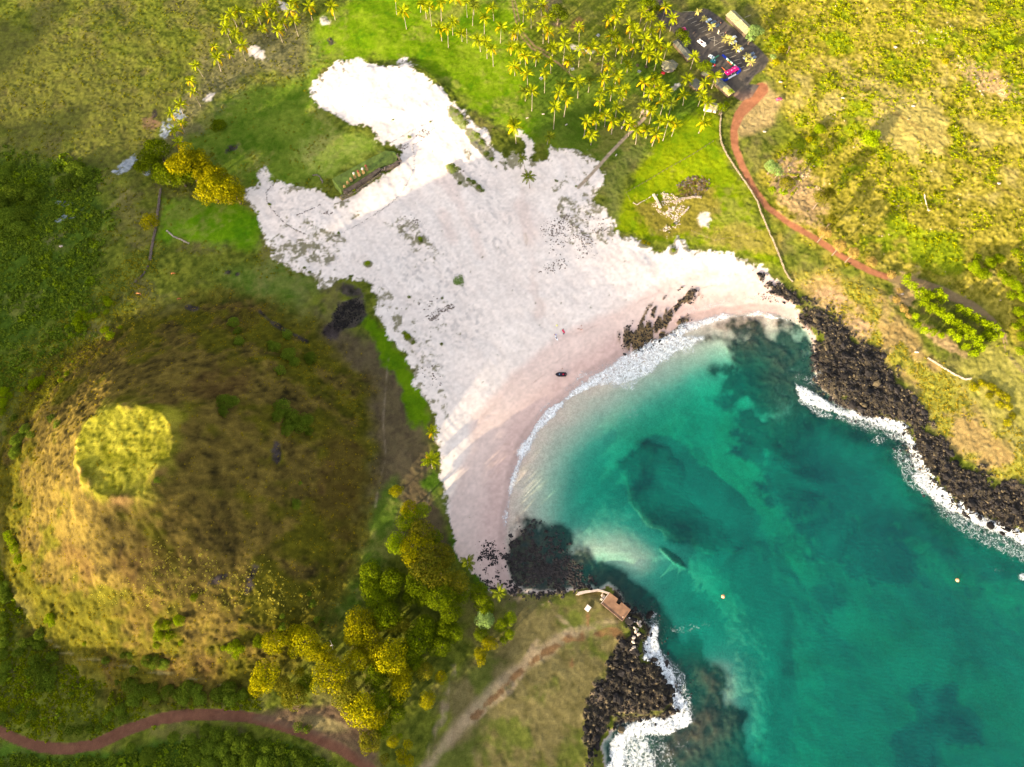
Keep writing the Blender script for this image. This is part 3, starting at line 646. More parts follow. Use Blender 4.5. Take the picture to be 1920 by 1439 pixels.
def surf(name, label, lines):
    xs = [p[0] for l in lines for p in l[0]]; ys = [p[1] for l in lines for p in l[0]]
    m = (PZX > min(xs) - 90) & (PZX < max(xs) + 90) & (PZY > min(ys) - 90) & (PZY < max(ys) + 90)
    D = np.zeros(H.shape, np.float32)
    X, Y = PZX[m], PZY[m]; w = wob[m]; f = nf[m]
    best = np.zeros(X.shape)
    for pts, wid, dens in lines:                  # widths: one per point
        d = seg_dist(X, Y, pts, False, [q_ * 0.95 for q_ in wid]) + w * 6 + f * 1.5
        soft = 4.0 if dens > 0.5 else 9.0
        best = np.maximum(best, min(0.97, 1.02 * dens) * sstep(soft + 3, -5, d))
    D[m] = best
    D *= (H < 1.2)
    q = QUADS[(D.ravel()[QUADS] > 0.02).any(axis=1)]
    used, inv = np.unique(q, return_inverse=True)
    zz = np.maximum(0.10, H + 0.08) + D * (0.28 + 0.22 * nff + 0.12 * nf)
    me = fast_mesh(name, np.stack([GX, GY, zz], -1).reshape(-1, 3)[used], inv.reshape(-1, 4))
    a = me.attributes.new('foam', 'FLOAT', 'POINT'); a.data.foreach_set('value', D.ravel()[used].astype(np.float32))
    me.materials.append(FM)
    o = bpy.data.objects.new(name, me); COL.objects.link(o)
    return tag(o, label, 'foam', 'white surf along the shore', 'stuff')
surf('surf_foam', 'long curved line of white surf breaking on the sand beach', [
    ([(946,1006),(950,965),(957,920),(968,878),(985,838),(1008,800),(1040,765),(1080,735),(1120,712)], [1,4,6,6,6,6,6,7,8], 0.95),
    ([(1110,714),(1160,702),(1200,680),(1240,658),(1280,644),(1318,634)], [8,24,28,24,16,6], 0.84),
    ([(1150,722),(1180,720),(1200,700),(1240,678),(1300,655)], [10,14,10,8,4], 0.55),
    ([(1200,668),(1250,640),(1290,615),(1330,602),(1370,594),(1420,590),(1470,598),(1500,606)], [4,10,9,6,4,2,1.5,1], 0.85),
    ([(1040,755),(1080,716),(1130,690),(1180,668)], [1,6,6,3], 0.42),
    ([(1100,712),(1140,692),(1180,680)], [6,9,6], 0.33),
    ([(985,815),(1010,775),(1050,735),(1100,702),(1150,675)], [0.5,0.8,0.8,0.8,0.8], 0.6),
    ([(1290,585),(1330,575),(1380,562),(1440,560),(1480,570)], [1,.7,.7,.7,.7], 0.45),
    ([(1290,597),(1350,588),(1400,578),(1470,580)], [4,6,7,5], 0.25),
    ([(955,985),(975,920),(1000,860),(1040,800)], [6,8,8,6], 0.22),
    ([(1180,770),(1195,785)], [8,6], 0.25), ([(1060,915),(1090,930)], [12,8], 0.2)])
surf('surf_foam', 'broken white surf along the black rocks on the right side of the bay', [
    ([(1492,722),(1510,742),(1545,762),(1590,778),(1640,790),(1688,802)], [4,12,12,8,6,6], 0.92),
    ([(1505,750),(1540,775),(1600,792),(1660,800),(1700,830)], [8,10,9,8,8], 0.55),
    ([(1555,665),(1550,690),(1520,715),(1500,712)], [6,8,8,5], 0.42), ([(1500,690),(1495,712)], [2,4], 0.4),
    ([(1700,815),(1715,850),(1725,880),(1750,900)], [10,14,15,12], 0.72),
    ([(1690,850),(1705,890),(1735,920)], [12,16,12], 0.5),
    ([(1720,895),(1760,930),(1810,960),(1850,985),(1900,1000),(1960,1020),(2060,1060)], [12,13,12,10,11,13,13], 0.85),
    ([(1760,945),(1800,980),(1850,1010),(1900,1030),(1960,1045)], [8,12,16,18,18], 0.48),
    ([(1866,1069),(1880,1070)], [2,2.5], 0.8), ([(1912,1082),(1930,1086)], [2.5,2.5], 0.8), ([(1600,800),(1660,812)], [4,4], 0.35), ([(1645,825),(1650,826)], [4,4], 0.5)])
surf('surf_foam', 'blue white surf churning round the black rock point', [
    ([(1228,1180),(1222,1205),(1228,1235),(1245,1260),(1258,1290),(1275,1320),(1282,1350)], [3,12,20,18,12,14,12], 0.93),
    ([(1245,1230),(1265,1265),(1285,1310),(1290,1345)], [10,12,12,10], 0.5),
    ([(1282,1345),(1250,1362),(1215,1362),(1180,1372),(1160,1400),(1155,1450)], [12,14,12,14,14,18], 0.9),
    ([(1190,1390),(1200,1420),(1210,1460)], [22,26,28], 0.74),
    ([(1230,1400),(1250,1440)], [20,22], 0.4), ([(1275,1395),(1290,1400)], [6,8], 0.3),
    ([(1226,1150),(1228,1180)], [1.5,3], 0.5), ([(1262,1182),(1300,1178),(1330,1172)], [1,4,3], 0.33), ([(1145,1325),(1152,1330)], [3,4], 0.4)])
# ---------------------------------------------------------------- mesh building helpers
class MB:
    def __init__(s): s.v = []; s.f = []
    def add(s, vs, fs):
        b = len(s.v); s.v += [tuple(p) for p in vs]; s.f += [tuple(b + i for i in f) for f in fs]; return s
    def box(s, c, size, rz=0.0, taper=1.0, rx=0.0):
        cx, cy, cz = c; w, d, h = size[0] / 2, size[1] / 2, size[2] / 2
        P = []
        for z, k in ((-h, 1), (h, taper)):
            for x, y in ((-w, -d), (w, -d), (w, d), (-w, d)):
                x2, y2, z2 = x * k, y * k, z
                y2, z2 = y2 * math.cos(rx) - z2 * math.sin(rx), y2 * math.sin(rx) + z2 * math.cos(rx)
                P.append((cx + x2 * math.cos(rz) - y2 * math.sin(rz), cy + x2 * math.sin(rz) + y2 * math.cos(rz), cz + z2))
        return s.add(P, [(0, 3, 2, 1), (4, 5, 6, 7), (0, 1, 5, 4), (1, 2, 6, 5), (2, 3, 7, 6), (3, 0, 4, 7)])
    def tube(s, pts, rad, n=6, cap=True):
        pts = [Vector(p) for p in pts]
        if isinstance(rad, (int, float)): rad = [rad] * len(pts)
        rings = []
        for i, p in enumerate(pts):
            d = (pts[min(i + 1, len(pts) - 1)] - pts[max(i - 1, 0)]).normalized()
            a = d.cross(Vector((0, 0, 1)) if abs(d.z) < 0.9 else Vector((1, 0, 0))).normalized(); b = d.cross(a)
            rings.append([p + (a * math.cos(2 * math.pi * k / n) + b * math.sin(2 * math.pi * k / n)) * rad[i] for k in range(n)])
        vs = [q for r_ in rings for q in r_]; fs = []
        for i in range(len(pts) - 1):
            for k in range(n):
                fs.append((i * n + k, i * n + (k + 1) % n, (i + 1) * n + (k + 1) % n, (i + 1) * n + k))
        if cap: fs.append(tuple(range(n - 1, -1, -1))); fs.append(tuple((len(pts) - 1) * n + k for k in range(n)))
        return s.add(vs, fs)
    def prism(s, poly, z0, z1, top=None):         # extruded outline
        n = len(poly); top = top or poly
        vs = [(p[0], p[1], z0) for p in poly] + [(p[0], p[1], z1) for p in top]
        return s.add(vs, [tuple(range(n - 1, -1, -1)), tuple(range(n, 2 * n))] + [(k, (k + 1) % n, n + (k + 1) % n, n + k) for k in range(n)])
    def build(s, name, m, parent=None, smooth=False, loc=None):
        me = bpy.data.meshes.new(name); me.from_pydata(s.v, [], s.f); me.update()
        if smooth: me.polygons.foreach_set('use_smooth', [True] * len(me.polygons))
        me.materials.append(m)
        o = bpy.data.objects.new(name, me); COL.objects.link(o)
        if parent: o.parent = parent
        if loc is not None: o.location = loc
        return o
def empty(name, label, cat, loc, rz=0.0, group=None, scale=1.0):
    o = bpy.data.objects.new(name, None); COL.objects.link(o); o.empty_display_size = 0.5
    o.location = loc; o.rotation_euler = (0, 0, rz); o.scale = (scale,) * 3
    return tag(o, label, cat, group)
def copy_tree(o, parent=None):
    c = o.copy(); COL.objects.link(c)
    if parent: c.parent = parent
    for ch in list(o.children): copy_tree(ch, c)
    return c
def rock_mesh(seed, n=1, flat=0.65):
    import bmesh
    bm = bmesh.new(); bmesh.ops.create_icosphere(bm, subdivisions=n, radius=1.0)
    rr = random.Random(seed)
    sx_, sy_, sz_ = rr.uniform(.8, 1.3), rr.uniform(.65, 1.0), flat * rr.uniform(.7, 1.1)
    for v in bm.verts:
        k = rr.uniform(0.72, 1.18)
        v.co = Vector((v.co.x * sx_ * k, v.co.y * sy_ * k, v.co.z * sz_ * k))
    vs = [v.co.copy() for v in bm.verts]; fs = [[v.index for v in f.verts] for f in bm.faces]; bm.free()
    return vs, fs
def leaf_ball(seed, lobes, nleaf, leaf, squash=0.8, up_bias=0.25):   # clumps of leaves on the skin of several overlapping lobes
    rr = random.Random(seed); V = []; F = []
    for _ in range(nleaf):
        lb = rr.choices(lobes, weights=[l[3] ** 2 for l in lobes])[0]
        while True:
            d = Vector((rr.gauss(0, 1), rr.gauss(0, 1), rr.gauss(0, 1) + up_bias)).normalized()
            if d.z > -0.45: break
        p = Vector(lb[:3]) + Vector((d.x, d.y, d.z * squash)) * lb[3] * rr.uniform(0.80, 1.06)
        nrm = (d + Vector((rr.gauss(0, .45), rr.gauss(0, .45), rr.gauss(0, .45)))).normalized()
        a = nrm.orthogonal().normalized(); a.rotate(__import__('mathutils').Quaternion(nrm, rr.uniform(0, 6.28)))
        b = nrm.cross(a); s_ = leaf * rr.uniform(0.6, 1.25)
        i = len(V)
        V += [p + a * s_, p + b * s_ * 0.7 + nrm * s_ * 0.25, p - a * s_, p - b * s_ * 0.7 + nrm * s_ * 0.25]
        F.append((i, i + 1, i + 2, i + 3))
    return V, F
def leaf_mat(name, c1, c2, trans=0.3, scale=0.25, obvar=0.3):
    viv = lambda q: tuple(max(0.003, sum(q) / 3 + (v - sum(q) / 3) * 1.3) * k for v, k in zip(q, (1.12, 1.12, 0.8)))
    c1, c2 = viv(c1), viv(c2)
    m, nt, p = new_mat(name); L = nt.links.new; out = nt.nodes['Material Output']
    geo = nt.nodes.new('ShaderNodeNewGeometry'); oi = nt.nodes.new('ShaderNodeObjectInfo')
    rp = nt.nodes.new('ShaderNodeMix'); rp.data_type = 'RGBA'
    rp.inputs[6].default_value = (*c1, 1); rp.inputs[7].default_value = (*c2, 1)
    L(geo.outputs['Random Per Island'], rp.inputs[0])
    mu = nt.nodes.new('ShaderNodeMath'); mu.operation = 'MULTIPLY_ADD'; mu.inputs[1].default_value = obvar; mu.inputs[2].default_value = 1 - obvar / 2
    L(oi.outputs['Random'], mu.inputs[0])
    sc = nt.nodes.new('ShaderNodeVectorMath'); sc.operation = 'SCALE'; L(rp.outputs[2], sc.inputs[0]); L(mu.outputs[0], sc.inputs['Scale'])
    df = nt.nodes.new('ShaderNodeBsdfDiffuse'); tl = nt.nodes.new('ShaderNodeBsdfTranslucent')
    L(sc.outputs[0], df.inputs[0]); L(sc.outputs[0], tl.inputs[0])
    ms = nt.nodes.new('ShaderNodeMixShader'); ms.inputs[0].default_value = trans; L(df.outputs[0], ms.inputs[1]); L(tl.outputs[0], ms.inputs[2])
    L(ms.outputs[0], out.inputs['Surface'])
    return m
M = dict(
    trunk=mat('palm_trunk', (0.24, 0.19, 0.14), 0.9, 0.2, 3), bark=mat('bark', (0.13, 0.09, 0.06), 0.95, 0.3, 2),
    frond=leaf_mat('palm_frond', (0.10, 0.135, 0.022), (0.29, 0.285, 0.055), 0.3, obvar=0.6), oldfrond=leaf_mat('old_palm_frond', (0.34, 0.20, 0.035), (0.42, 0.30, 0.06), 0.2),
    darkfrond=leaf_mat('dark_palm_frond', (0.07, 0.085, 0.02), (0.12, 0.13, 0.03), 0.2), palefrond=leaf_mat('pale_palm_frond', (0.32, 0.29, 0.12), (0.45, 0.38, 0.20), 0.2),
    rock=mat('basalt', (0.020, 0.017, 0.017), 0.85, 0.5, 0.6, spec=0.1, bump=0.5, obvar=0.9), rocktan=mat('brown_basalt', (0.085, 0.062, 0.034), 0.9, 0.45, 0.6, bump=0.5, obvar=0.6),
    stone=mat('pale_stone', (0.42, 0.33, 0.27), 0.9, 0.35, 0.8, bump=0.3, obvar=0.4), wallstone=mat('wall_stone', (0.27, 0.21, 0.14), 0.9, 0.4, 0.8, bump=0.3), greystone=mat('grey_stone', (0.12, 0.09, 0.075), 0.9, 0.35, 0.8, bump=0.3, obvar=0.5))

# ---------------------------------------------------------------- coconut palms
def frond_mesh(seed, L=3.9, droop=1.0):
    rr = random.Random(seed); V = []; F = []; n = 9
    w = 0.70
    for side in (-1, 1):
        for k in range(n):
            t0 = 0.10 + 0.9 * k / n; t1 = 0.10 + 0.9 * (k + 0.82) / n
            prof_ = lambda t: (L * (t - 0.10 * t * t * droop), L * (0.30 * t - 0.62 * droop * t * t))
            x0, z0 = prof_(t0); x1, z1 = prof_(t1)
            ww = w * math.sin(math.pi * min(1, 0.18 + 0.80 * t0)) ** 0.7 * rr.uniform(0.85, 1.12)
            i = len(V)
            V += [(x0, 0, z0), (x1, 0, z1), (x1 + 0.42, side * ww, z1 - ww * 0.55), (x0 + 0.42, side * ww, z0 - ww * 0.55)]
            F.append((i, i + 1, i + 2, i + 3) if side > 0 else (i, i + 3, i + 2, i + 1))
    i = len(V)                                     # midrib
    pts = [(0, 0, 0)] + [(L * (t - 0.10 * t * t * droop), 0, L * (0.30 * t - 0.62 * droop * t * t) + 0.03) for t in (0.2, 0.4, 0.6, 0.8, 1.0)]
    for p in pts: V += [(p[0], -0.05, p[2]), (p[0], 0.05, p[2])]
    for k in range(5): F.append((i + 2 * k, i + 2 * k + 2, i + 2 * k + 3, i + 2 * k + 1))
    return V, F
FR = []
for i, (L_, dr) in enumerate(((4.3, 0.6), (4.5, 0.85), (4.2, 1.1), (4.1, 1.5))):
    me = bpy.data.meshes.new('frond'); me.from_pydata(*[list(x) for x in frond_mesh(i, L_, dr)][0:1], [], frond_mesh(i, L_, dr)[1]); me.update(); FR.append(me)
def frond_variant(me, m):
    c = me.copy(); c.materials.append(m); return c
FRM = {k: [frond_variant(me, M[k]) for me in FR] for k in ('frond', 'oldfrond', 'darkfrond', 'palefrond')}
PALM_N = 0
def palm(crown, base=None, size=1.0, look='frond', ht=11.0, label=None, group=None, nf_=15, headless=False):
    rr = random.Random(int(crown[0] * 13 + crown[1] * 7))
    if base is not None:
        b = on(*base)
        dx, dy, dz = ray(*crown)
        # the point on the sight line through the crown that stands nearest over the base
        best = min(((Vector((dx * t, dy * t, 0)) - Vector((b.x, b.y, 0))).length, t) for t in np.linspace((b.z + 17 - CAMH) / dz, (b.z + 4 - CAMH) / dz, 60))
        t_ = best[1]; c = Vector((dx * t_, dy * t_, CAMH + dz * t_))
    else:
        g = on(*crown); z = g.z + ht * rr.uniform(0.9, 1.1)
        for _ in range(3):
            x, y = at_z(crown[0], crown[1], z); z = ground_z(x, y) + ht
        c = Vector((x, y, z)); b = Vector((x + rr.gauss(0, .6), y + rr.gauss(0, .6), 0)); b.z = ground_z(b.x, b.y)
    size *= rr.uniform(0.82, 1.14)
    root = empty('coconut_palm', label, 'palm', (b.x, b.y, b.z - 0.15), 0, group)
    h = c - b; h.z += 0.15
    tb = MB(); pts = [(h.x * t ** 1.5, h.y * t ** 1.5, h.z * t) for t in (0, .08, .3, .55, .8, 1)]
    tb.tube(pts, [0.32 * size, 0.20 * size, 0.16 * size, 0.15, 0.14, 0.14], 7)
    tb.build('trunk', M['trunk'], root, True)
    if headless: return root
    ph = rr.uniform(0, 6.28)
    for k in range(nf_):
        lay = k % 3
        me = FRM[look][min(3, lay + (1 if rr.random() < .3 else 0))]
        if lay == 2 and rr.random() < 0.35 and look == 'frond': me = FRM['oldfrond'][3]
        o = bpy.data.objects.new('frond', me); COL.objects.link(o); o.parent = root
        o.location = (h.x, h.y, h.z - 0.1)
        # the trade wind combs the fronds a little towards the upper right
        az = ph + k * 2.399 + rr.uniform(-.25, .25)
        az += 0.22 * math.sin(R(60) - az)
        o.rotation_euler = (rr.uniform(-.25, .25), -(0.55, 0.22, -0.12)[lay] + rr.uniform(-.15, .15), az)
        s_ = size * rr.uniform(0.85, 1.08) * (0.9 if lay == 0 else 1)
        o.scale = (s_, s_, s_)
    return root
def c1(x, y): return (740 + x / 7.38, y / 7.38)
def c2(x, y): return (960 + x / 7.38, y / 7.38)
def c3(x, y): return (960 + x / 7.38, 130 + y / 7.38)
def c4(x, y): return (1100 + x / 7.38, 130 + y / 7.38)
def c5(x, y): return (400 + x / 7.38, y / 7.38)
def c0(x, y): return (x / 3.0, y / 3.0)
def cp(x, y): return (1230 + x / 8.72, y / 8.72)
PALMS = []                                        # (crown, base, zone, look, size)
def P(zone_, f, items, look='frond', size=1.2):
    for it in items:
        cr = f(*it[:2]); bs = f(*it[2:4]) if len(it) >= 4 else None
        PALMS.append([cr, bs, zone_, look, size])
P('top', c1, [(12, -60, 30, 205), (115, 150, 165, 405), (375, 30, 360, 175), (415, 65, 440, 265), (478, 85, 515, 370), (640, 20, 650, 295), (805, 290, 805, 490), (618, 390, 655, 570), (735, 392, 745, 665),
              (922, 460, 935, 575), (985, 20, 1005, 245), (838, -30, 838, 60), (1240, 250, 1243, 470), (1350, 100), (1150, 550, 1190, 718), (1270, 570, 1280, 815), (1350, 672, 1365, 920), (1475, 370, 1465, 598)])
P('top', c1, [(1095, 90, 1080, 360), (1100, 30)], 'darkfrond')
P('mid', c2, [(160, 80, 155, 310), (262, 195), (410, 60, 405, 220), (500, 225), (428, 350, 430, 605), (510, 430, 505, 600), (712, 430), (560, 650, 558, 800), (735, 600, 705, 900), (945, 680, 920, 930), (1105, 650, 1080, 840), (345, 780, 325, 925),
              (30, 430, 35, 560), (110, 670, 115, 890), (180, 765, 190, 1010), (30, 915, 40, 1050), (-10, 640, -15, 770), (210, 1010, 215, 1250), (455, 1010, 450, 1290), (530, 860), (280, 1255, 275, 1540), (910, 1130, 910, 1360), (660, 1270), (765, 1360, 720, 1620)])
P('mid', c2, [(100, 380, 68, 612), (800, 830, 790, 1000), (930, 370, 925, 620)], 'frond', 1.1)
P('mid', c2, [(180, 1260, 185, 1400), (690, 1170), (1075, 1110, 1055, 1280)], 'darkfrond', 1.15)
P('grove', c2, [(1335, 270, 1330, 330), (1510, 100), (1540, 10), (1450, 215), (1645, 340), (1700, 430), (1385, 490, 1375, 620), (1840, 530, 1790, 740), (1465, 590), (1540, 685, 1510, 880), (1700, 650, 1655, 800), (1300, 660), (1270, 745, 1235, 1000),
                (1345, 910), (1600, 900, 1590, 1010), (1270, 1090, 1270, 1290), (1455, 1040), (1385, 1240, 1360, 1400), (1240, 1280), (1222, 1400, 1215, 1560), (1830, 1130, 1820, 1340), (1890, 720), (1815, 160), (1895, 230), (1905, 1290)])
P('grove', c3, [(595, 510, 575, 830), (1030, 710, 995, 940), (1160, 680), (1290, 620, 1280, 800), (1100, 900, 1090, 1050), (1395, 710, 1375, 900), (1630, 750, 1610, 930), (1725, 835, 1710, 1040), (1870, 835, 1855, 960)])
P('grove', c3, [(1520, 360), (1450, 520), (1570, 260), (1570, 660)], 'frond', 1.0)
P('sand', c3, [(40, 790, 55, 1030)], 'frond', 1.2)
P('sand', c3, [(520, 930, 485, 1040), (20, 720)], 'darkfrond', 1.05)
PALMS += [[(979, 297), (984, 318), 'sand', 'darkfrond', 1.0], [(990.6, 331), (993, 353), 'sand', 'darkfrond', 1.0]]
P('right', c4, [(955, 140, 930, 260), (890, 330, 870, 440), (800, 520), (900, 570, 865, 760), (1035, 250), (1110, 310), (1070, 450), (1345, 350, 1330, 500), (1400, 130, 1340, 260), (1640, 190), (1775, 90),
                (1600, 340), (1680, 460, 1605, 705), (1630, 740, 1550, 885), (1130, 725, 1055, 990), (1240, 760, 1175, 930), (1025, 720), (970, 900, 905, 1065)])
P('right', c4, [(1180, 470)], 'darkfrond', 1.15)
P('lot', cp, [(165, 110), (275, 290), (75, 430), (30, 700), (180, 790), (25, 930), (625, 930)], 'frond', 1.2)
P('lot', cp, [(-60, 270), (-70, 520), (-90, 760), (-140, 900)], 'frond', 1.1)
P('left', c5, [(145, 270), (240, 190), (345, 150), (165, 385, 250, 600), (305, 460), (487, 285, 440, 400), (600, 190), (722, 120), (810, 240, 815, 365), (1070, 140), (1115, 280, 1180, 510), (960, 310, 1010, 430), (890, 410), (395, 620, 450, 845),
               (50, 790, 110, 990), (1325, 80, 1370, 280), (1640, 85, 1690, 280), (1100, 20)])
P('left', c5, [(830, 40), (680, 395), (235, 735), (10, 640)], 'frond', 0.95)
P('wall', c0, [(1100, 365), (1070, 450), (1085, 515, 1130, 600), (1015, 585, 1030, 640), (965, 632), (1020, 690, 1040, 745), (980, 732), (1005, 800)], 'frond', 1.1)
P('strip', cp, [(695, 185), (790, 310), (905, 430), (1150, 630), (1225, 650), (1320, 780), (1490, 925), (1555, 1010)], 'palefrond', 0.8)
PALMS += [[(811, 811), (813, 826), 'beach', 'frond', 1.2], [(808, 862), (811, 878), 'beach', 'frond', 1.2], [(877, 1055), None, 'beach', 'darkfrond', 0.95], [(936, 1112), None, 'beach', 'darkfrond', 1.2]]
ZT = dict(top='on the bright lawn above the dune', mid='of the grove by the two-track trail', grove='of the shaded grove above the footpath', sand='where lawn meets white sand',
          right='between footpath and road', lot='along the grove side of the car park', left='of the top left group', wall='in the file left of the lawn',
          strip='in the car park planting strip', beach='between beach and pasture')
ZT_old = dict(top='on the bright lawn above the white dune', mid='in the middle of the grove by the two-track trail', grove='in the dark part of the grove above the footpath', sand='where the lawn meets the white sand',
          right='between the footpath and the road', lot='along the grove side of the car park', left='in the scattered group at the top left', wall='in the file going down to the bushes left of the lawn',
          strip='in the planting strip dividing the car park', beach='at the edge between the beach and the pasture')
GT = dict(top='coconut palms on the lawn above the dune', mid='coconut palms of the grove', grove='coconut palms of the grove', sand='coconut palms at the edge of the sand', right='coconut palms of the grove',
          lot='coconut palms beside the car park', left='coconut palms at the top left', wall='coconut palms in a file left of the lawn', strip='palms in the car park strip', beach='palms along the beach edge')
ORD = ['leftmost', 'second', 'third', 'fourth', 'fifth', 'sixth', 'seventh', 'eighth', 'ninth', 'tenth', 'eleventh', 'twelfth', 'thirteenth', 'fourteenth', 'fifteenth', 'sixteenth', 'seventeenth', 'eighteenth', 'nineteenth', 'twentieth',
       'twenty-first', 'twenty-second', 'twenty-third', 'twenty-fourth', 'twenty-fifth', 'twenty-sixth', 'twenty-seventh', 'twenty-eighth', 'twenty-ninth', 'thirtieth', 'thirty-first', 'thirty-second', 'thirty-third', 'thirty-fourth', 'thirty-fifth', 'thirty-sixth', 'thirty-seventh', 'thirty-eighth', 'thirty-ninth', 'fortieth', 'forty-first', 'forty-second']
LOOK = dict(frond='yellow-green', darkfrond='dark green', palefrond='pale straw-coloured')
def ordinal_phrase(i, n):
    if i == 0: return 'leftmost'
    if i == n - 1: return 'rightmost'
    if i == n - 2 and n > 6: return 'second from the right'
    return ORD[i] + ' from the left'
zones_ = {}
for p in PALMS: zones_.setdefault(p[2], []).append(p)
for z, ps in zones_.items():
    ps.sort(key=lambda p: p[0][0])
    for i, p in enumerate(ps):
        word = 'palm' if z == 'strip' else 'coconut palm'
        lb = f'{LOOK[p[3]]} {word}, {ordinal_phrase(i, len(ps))} {ZT[z]}'
        o = palm(p[0], p[1], p[4], p[3], 3.2 if z == 'strip' else (7 if p[4] < 1.0 else 10.5), lb, GT[z], 12 if p[4] < 0.85 else 15)
        if z == 'strip': o.name = 'ornamental_palm'
o = palm(c1(995, 400), c1(1003, 598), 0.9, 'frond', label='bare pale palm trunk without a crown on the lawn above the dune', headless=True); o.name = 'dead_palm'; o['category'] = 'palm'

# ---------------------------------------------------------------- broadleaf trees
TM = [leaf_mat('gold_green_leaves', (0.095, 0.10, 0.010), (0.29, 0.245, 0.03), 0.2, obvar=0.5), leaf_mat('deep_green_leaves', (0.045, 0.065, 0.008), (0.12, 0.14, 0.012), 0.2, obvar=0.35),
      leaf_mat('rusty_leaves', (0.075, 0.082, 0.018), (0.16, 0.135, 0.035), 0.2), leaf_mat('fresh_green_leaves', (0.085, 0.12, 0.015), (0.20, 0.235, 0.035), 0.25, obvar=0.5), leaf_mat('bush_leaves', (0.05, 0.076, 0.018), (0.125, 0.155, 0.038), 0.2, obvar=0.6),
      leaf_mat('pink_dry_leaves', (0.23, 0.16, 0.08), (0.33, 0.24, 0.12), 0.15), leaf_mat('grey_green_leaves', (0.10, 0.14, 0.06), (0.20, 0.26, 0.13), 0.15)]
def crown_mesh(seed, kind):
    rr = random.Random(seed * 31 + 5)
    lobes = [(0, 0, 0.05, 0.72)]
    for k in range(8):
        a = k * 0.785 + rr.uniform(-.3, .3); d = rr.uniform(.38, .66)
        lobes.append((math.cos(a) * d, math.sin(a) * d, rr.uniform(-.15, .35), rr.uniform(.26, .42)))
    for k in range(4): lobes.append((rr.uniform(-.35, .35), rr.uniform(-.35, .35), rr.uniform(.35, .55), rr.uniform(.22, .35)))
    V, F = leaf_ball(seed, lobes, (2600, 520)[kind], (0.047, 0.09)[kind])
    me = bpy.data.meshes.new('crown'); me.from_pydata(V, [], F); me.update(); return me
CROWNS = [crown_mesh(s, 0) for s in range(5)]; BUSHES = [crown_mesh(s + 20, 1) for s in range(5)]
CR = {(i, m, b): None for i in range(5) for m in range(7) for b in (0, 1)}
def crown_of(i, m, b):
    if CR[(i, m, b)] is None:
        c = (BUSHES if b else CROWNS)[i].copy(); c.materials.append(TM[m]); CR[(i, m, b)] = c
    return CR[(i, m, b)]
def tree(px, py, rpx, m=0, label=None, group=None, name='broadleaf_tree', tall=1.0, cat='tree'):
    rr = random.Random(int(px * 11 + py * 3))
    g = on(px, py); dep = (CAMH - g.z) * CT + g.y * ST; rad = rpx * dep / FPX * 1.36
    zc = g.z + (rad * 0.75 + 2.6) * tall
    for _ in range(3):
        x, y = at_z(px, py, zc); zc = ground_z(x, y) + (rad * 0.75 + 2.6) * tall
    gz = ground_z(x, y)
    root = empty(name, label, cat, (x, y, gz - 0.2), 0, group)
    hc = zc - gz
    t_ = MB(); t_.tube([(0, 0, 0), (0.1, 0.05, hc * .45), (0, 0, hc)], [0.10 * rad, 0.07 * rad, 0.04 * rad], 7)
    for k in range(4):
        a = k * 1.57 + rr.random(); t_.tube([(0.05, 0, hc * .45), (math.cos(a) * rad * .5, math.sin(a) * rad * .5, hc)], [0.05 * rad, 0.02 * rad], 5)
    t_.build('trunk', M['bark'], root)
    o = bpy.data.objects.new('crown', crown_of(rr.randrange(5), m, 0 if rpx > 9 else 1)); COL.objects.link(o); o.parent = root
    o.location = (0, 0, hc); o.rotation_euler = (0, 0, rr.uniform(0, 6.28)); o.scale = (rad, rad * rr.uniform(.9, 1.08), rad * 0.85)
    return root
def bush(px, py, rpx, m=4, label=None, group=None, name='bush', cat='bush', h=0.75):
    rr = random.Random(int(px * 17 + py * 5))
    g = on(px, py); dep = (CAMH - g.z) * CT + g.y * ST; rad = rpx * dep / FPX
    o = bpy.data.objects.new(name, crown_of(rr.randrange(5), m, 0 if rpx > 13 else 1)); COL.objects.link(o)
    o.location = (g.x, g.y, g.z + rad * h * 0.35); o.rotation_euler = (0, 0, rr.uniform(0, 6.28)); o.scale = (rad, rad * rr.uniform(.85, 1.1), rad * h)
    return tag(o, label, cat, group)
def tall_shrub(px, py, r_, m, label=None, group=None):
    if m in (2, 5, 6): return tree(px, py, r_ * 0.85, m, label, group, 'tall_shrub', 1.0 if m == 6 else 1.6, 'bush')
    return bush(px, py, r_, m, label, group, h=1.2)
WORDS = {0: 'gold-green', 1: 'dark green', 2: 'rusty brown-green', 3: 'fresh green', 4: 'green', 5: 'pinkish dry', 6: 'grey-green'}
def row_label(items, what, where, fn, **kw):      # label a set by order from left to right
    items = sorted(items, key=lambda t: t[0]); n = len(items)
    for i, it in enumerate(items):
        fn(it[0], it[1], it[2], it[3], label=f'{WORDS[it[3]]} {what}, {ordinal_phrase(i, n)} {where}', **kw)
T = lambda L_: [(480 + a / 3, 959 + b / 3, r_ / 3, m) for a, b, r_, m in L_]
row_label(T([(860,60,55,3),(930,120,68,2),(795,180,58,3),(895,215,80,0),(965,325,88,2),(1050,250,66,2),(925,400,68,1),(1040,370,66,2),(1130,400,58,2),(1035,485,70,1),(1095,560,55,1),(1000,150,40,1),(1150,470,40,1)]),
          'tree', 'in the dense clump along the beach edge', tree, group='trees of the clump along the beach edge', tall=1.5)
row_label(T([(645,345,58,1),(650,425,55,1),(675,485,60,1),(765,390,66,1),(740,455,55,1),(865,475,45,1),(940,490,42,1),(740,590,72,1),(770,640,48,2),(700,630,45,0),(825,640,42,2)]),
          'tree', 'in the dark clump left of the beach clump', tree, group='trees of the dark clump')
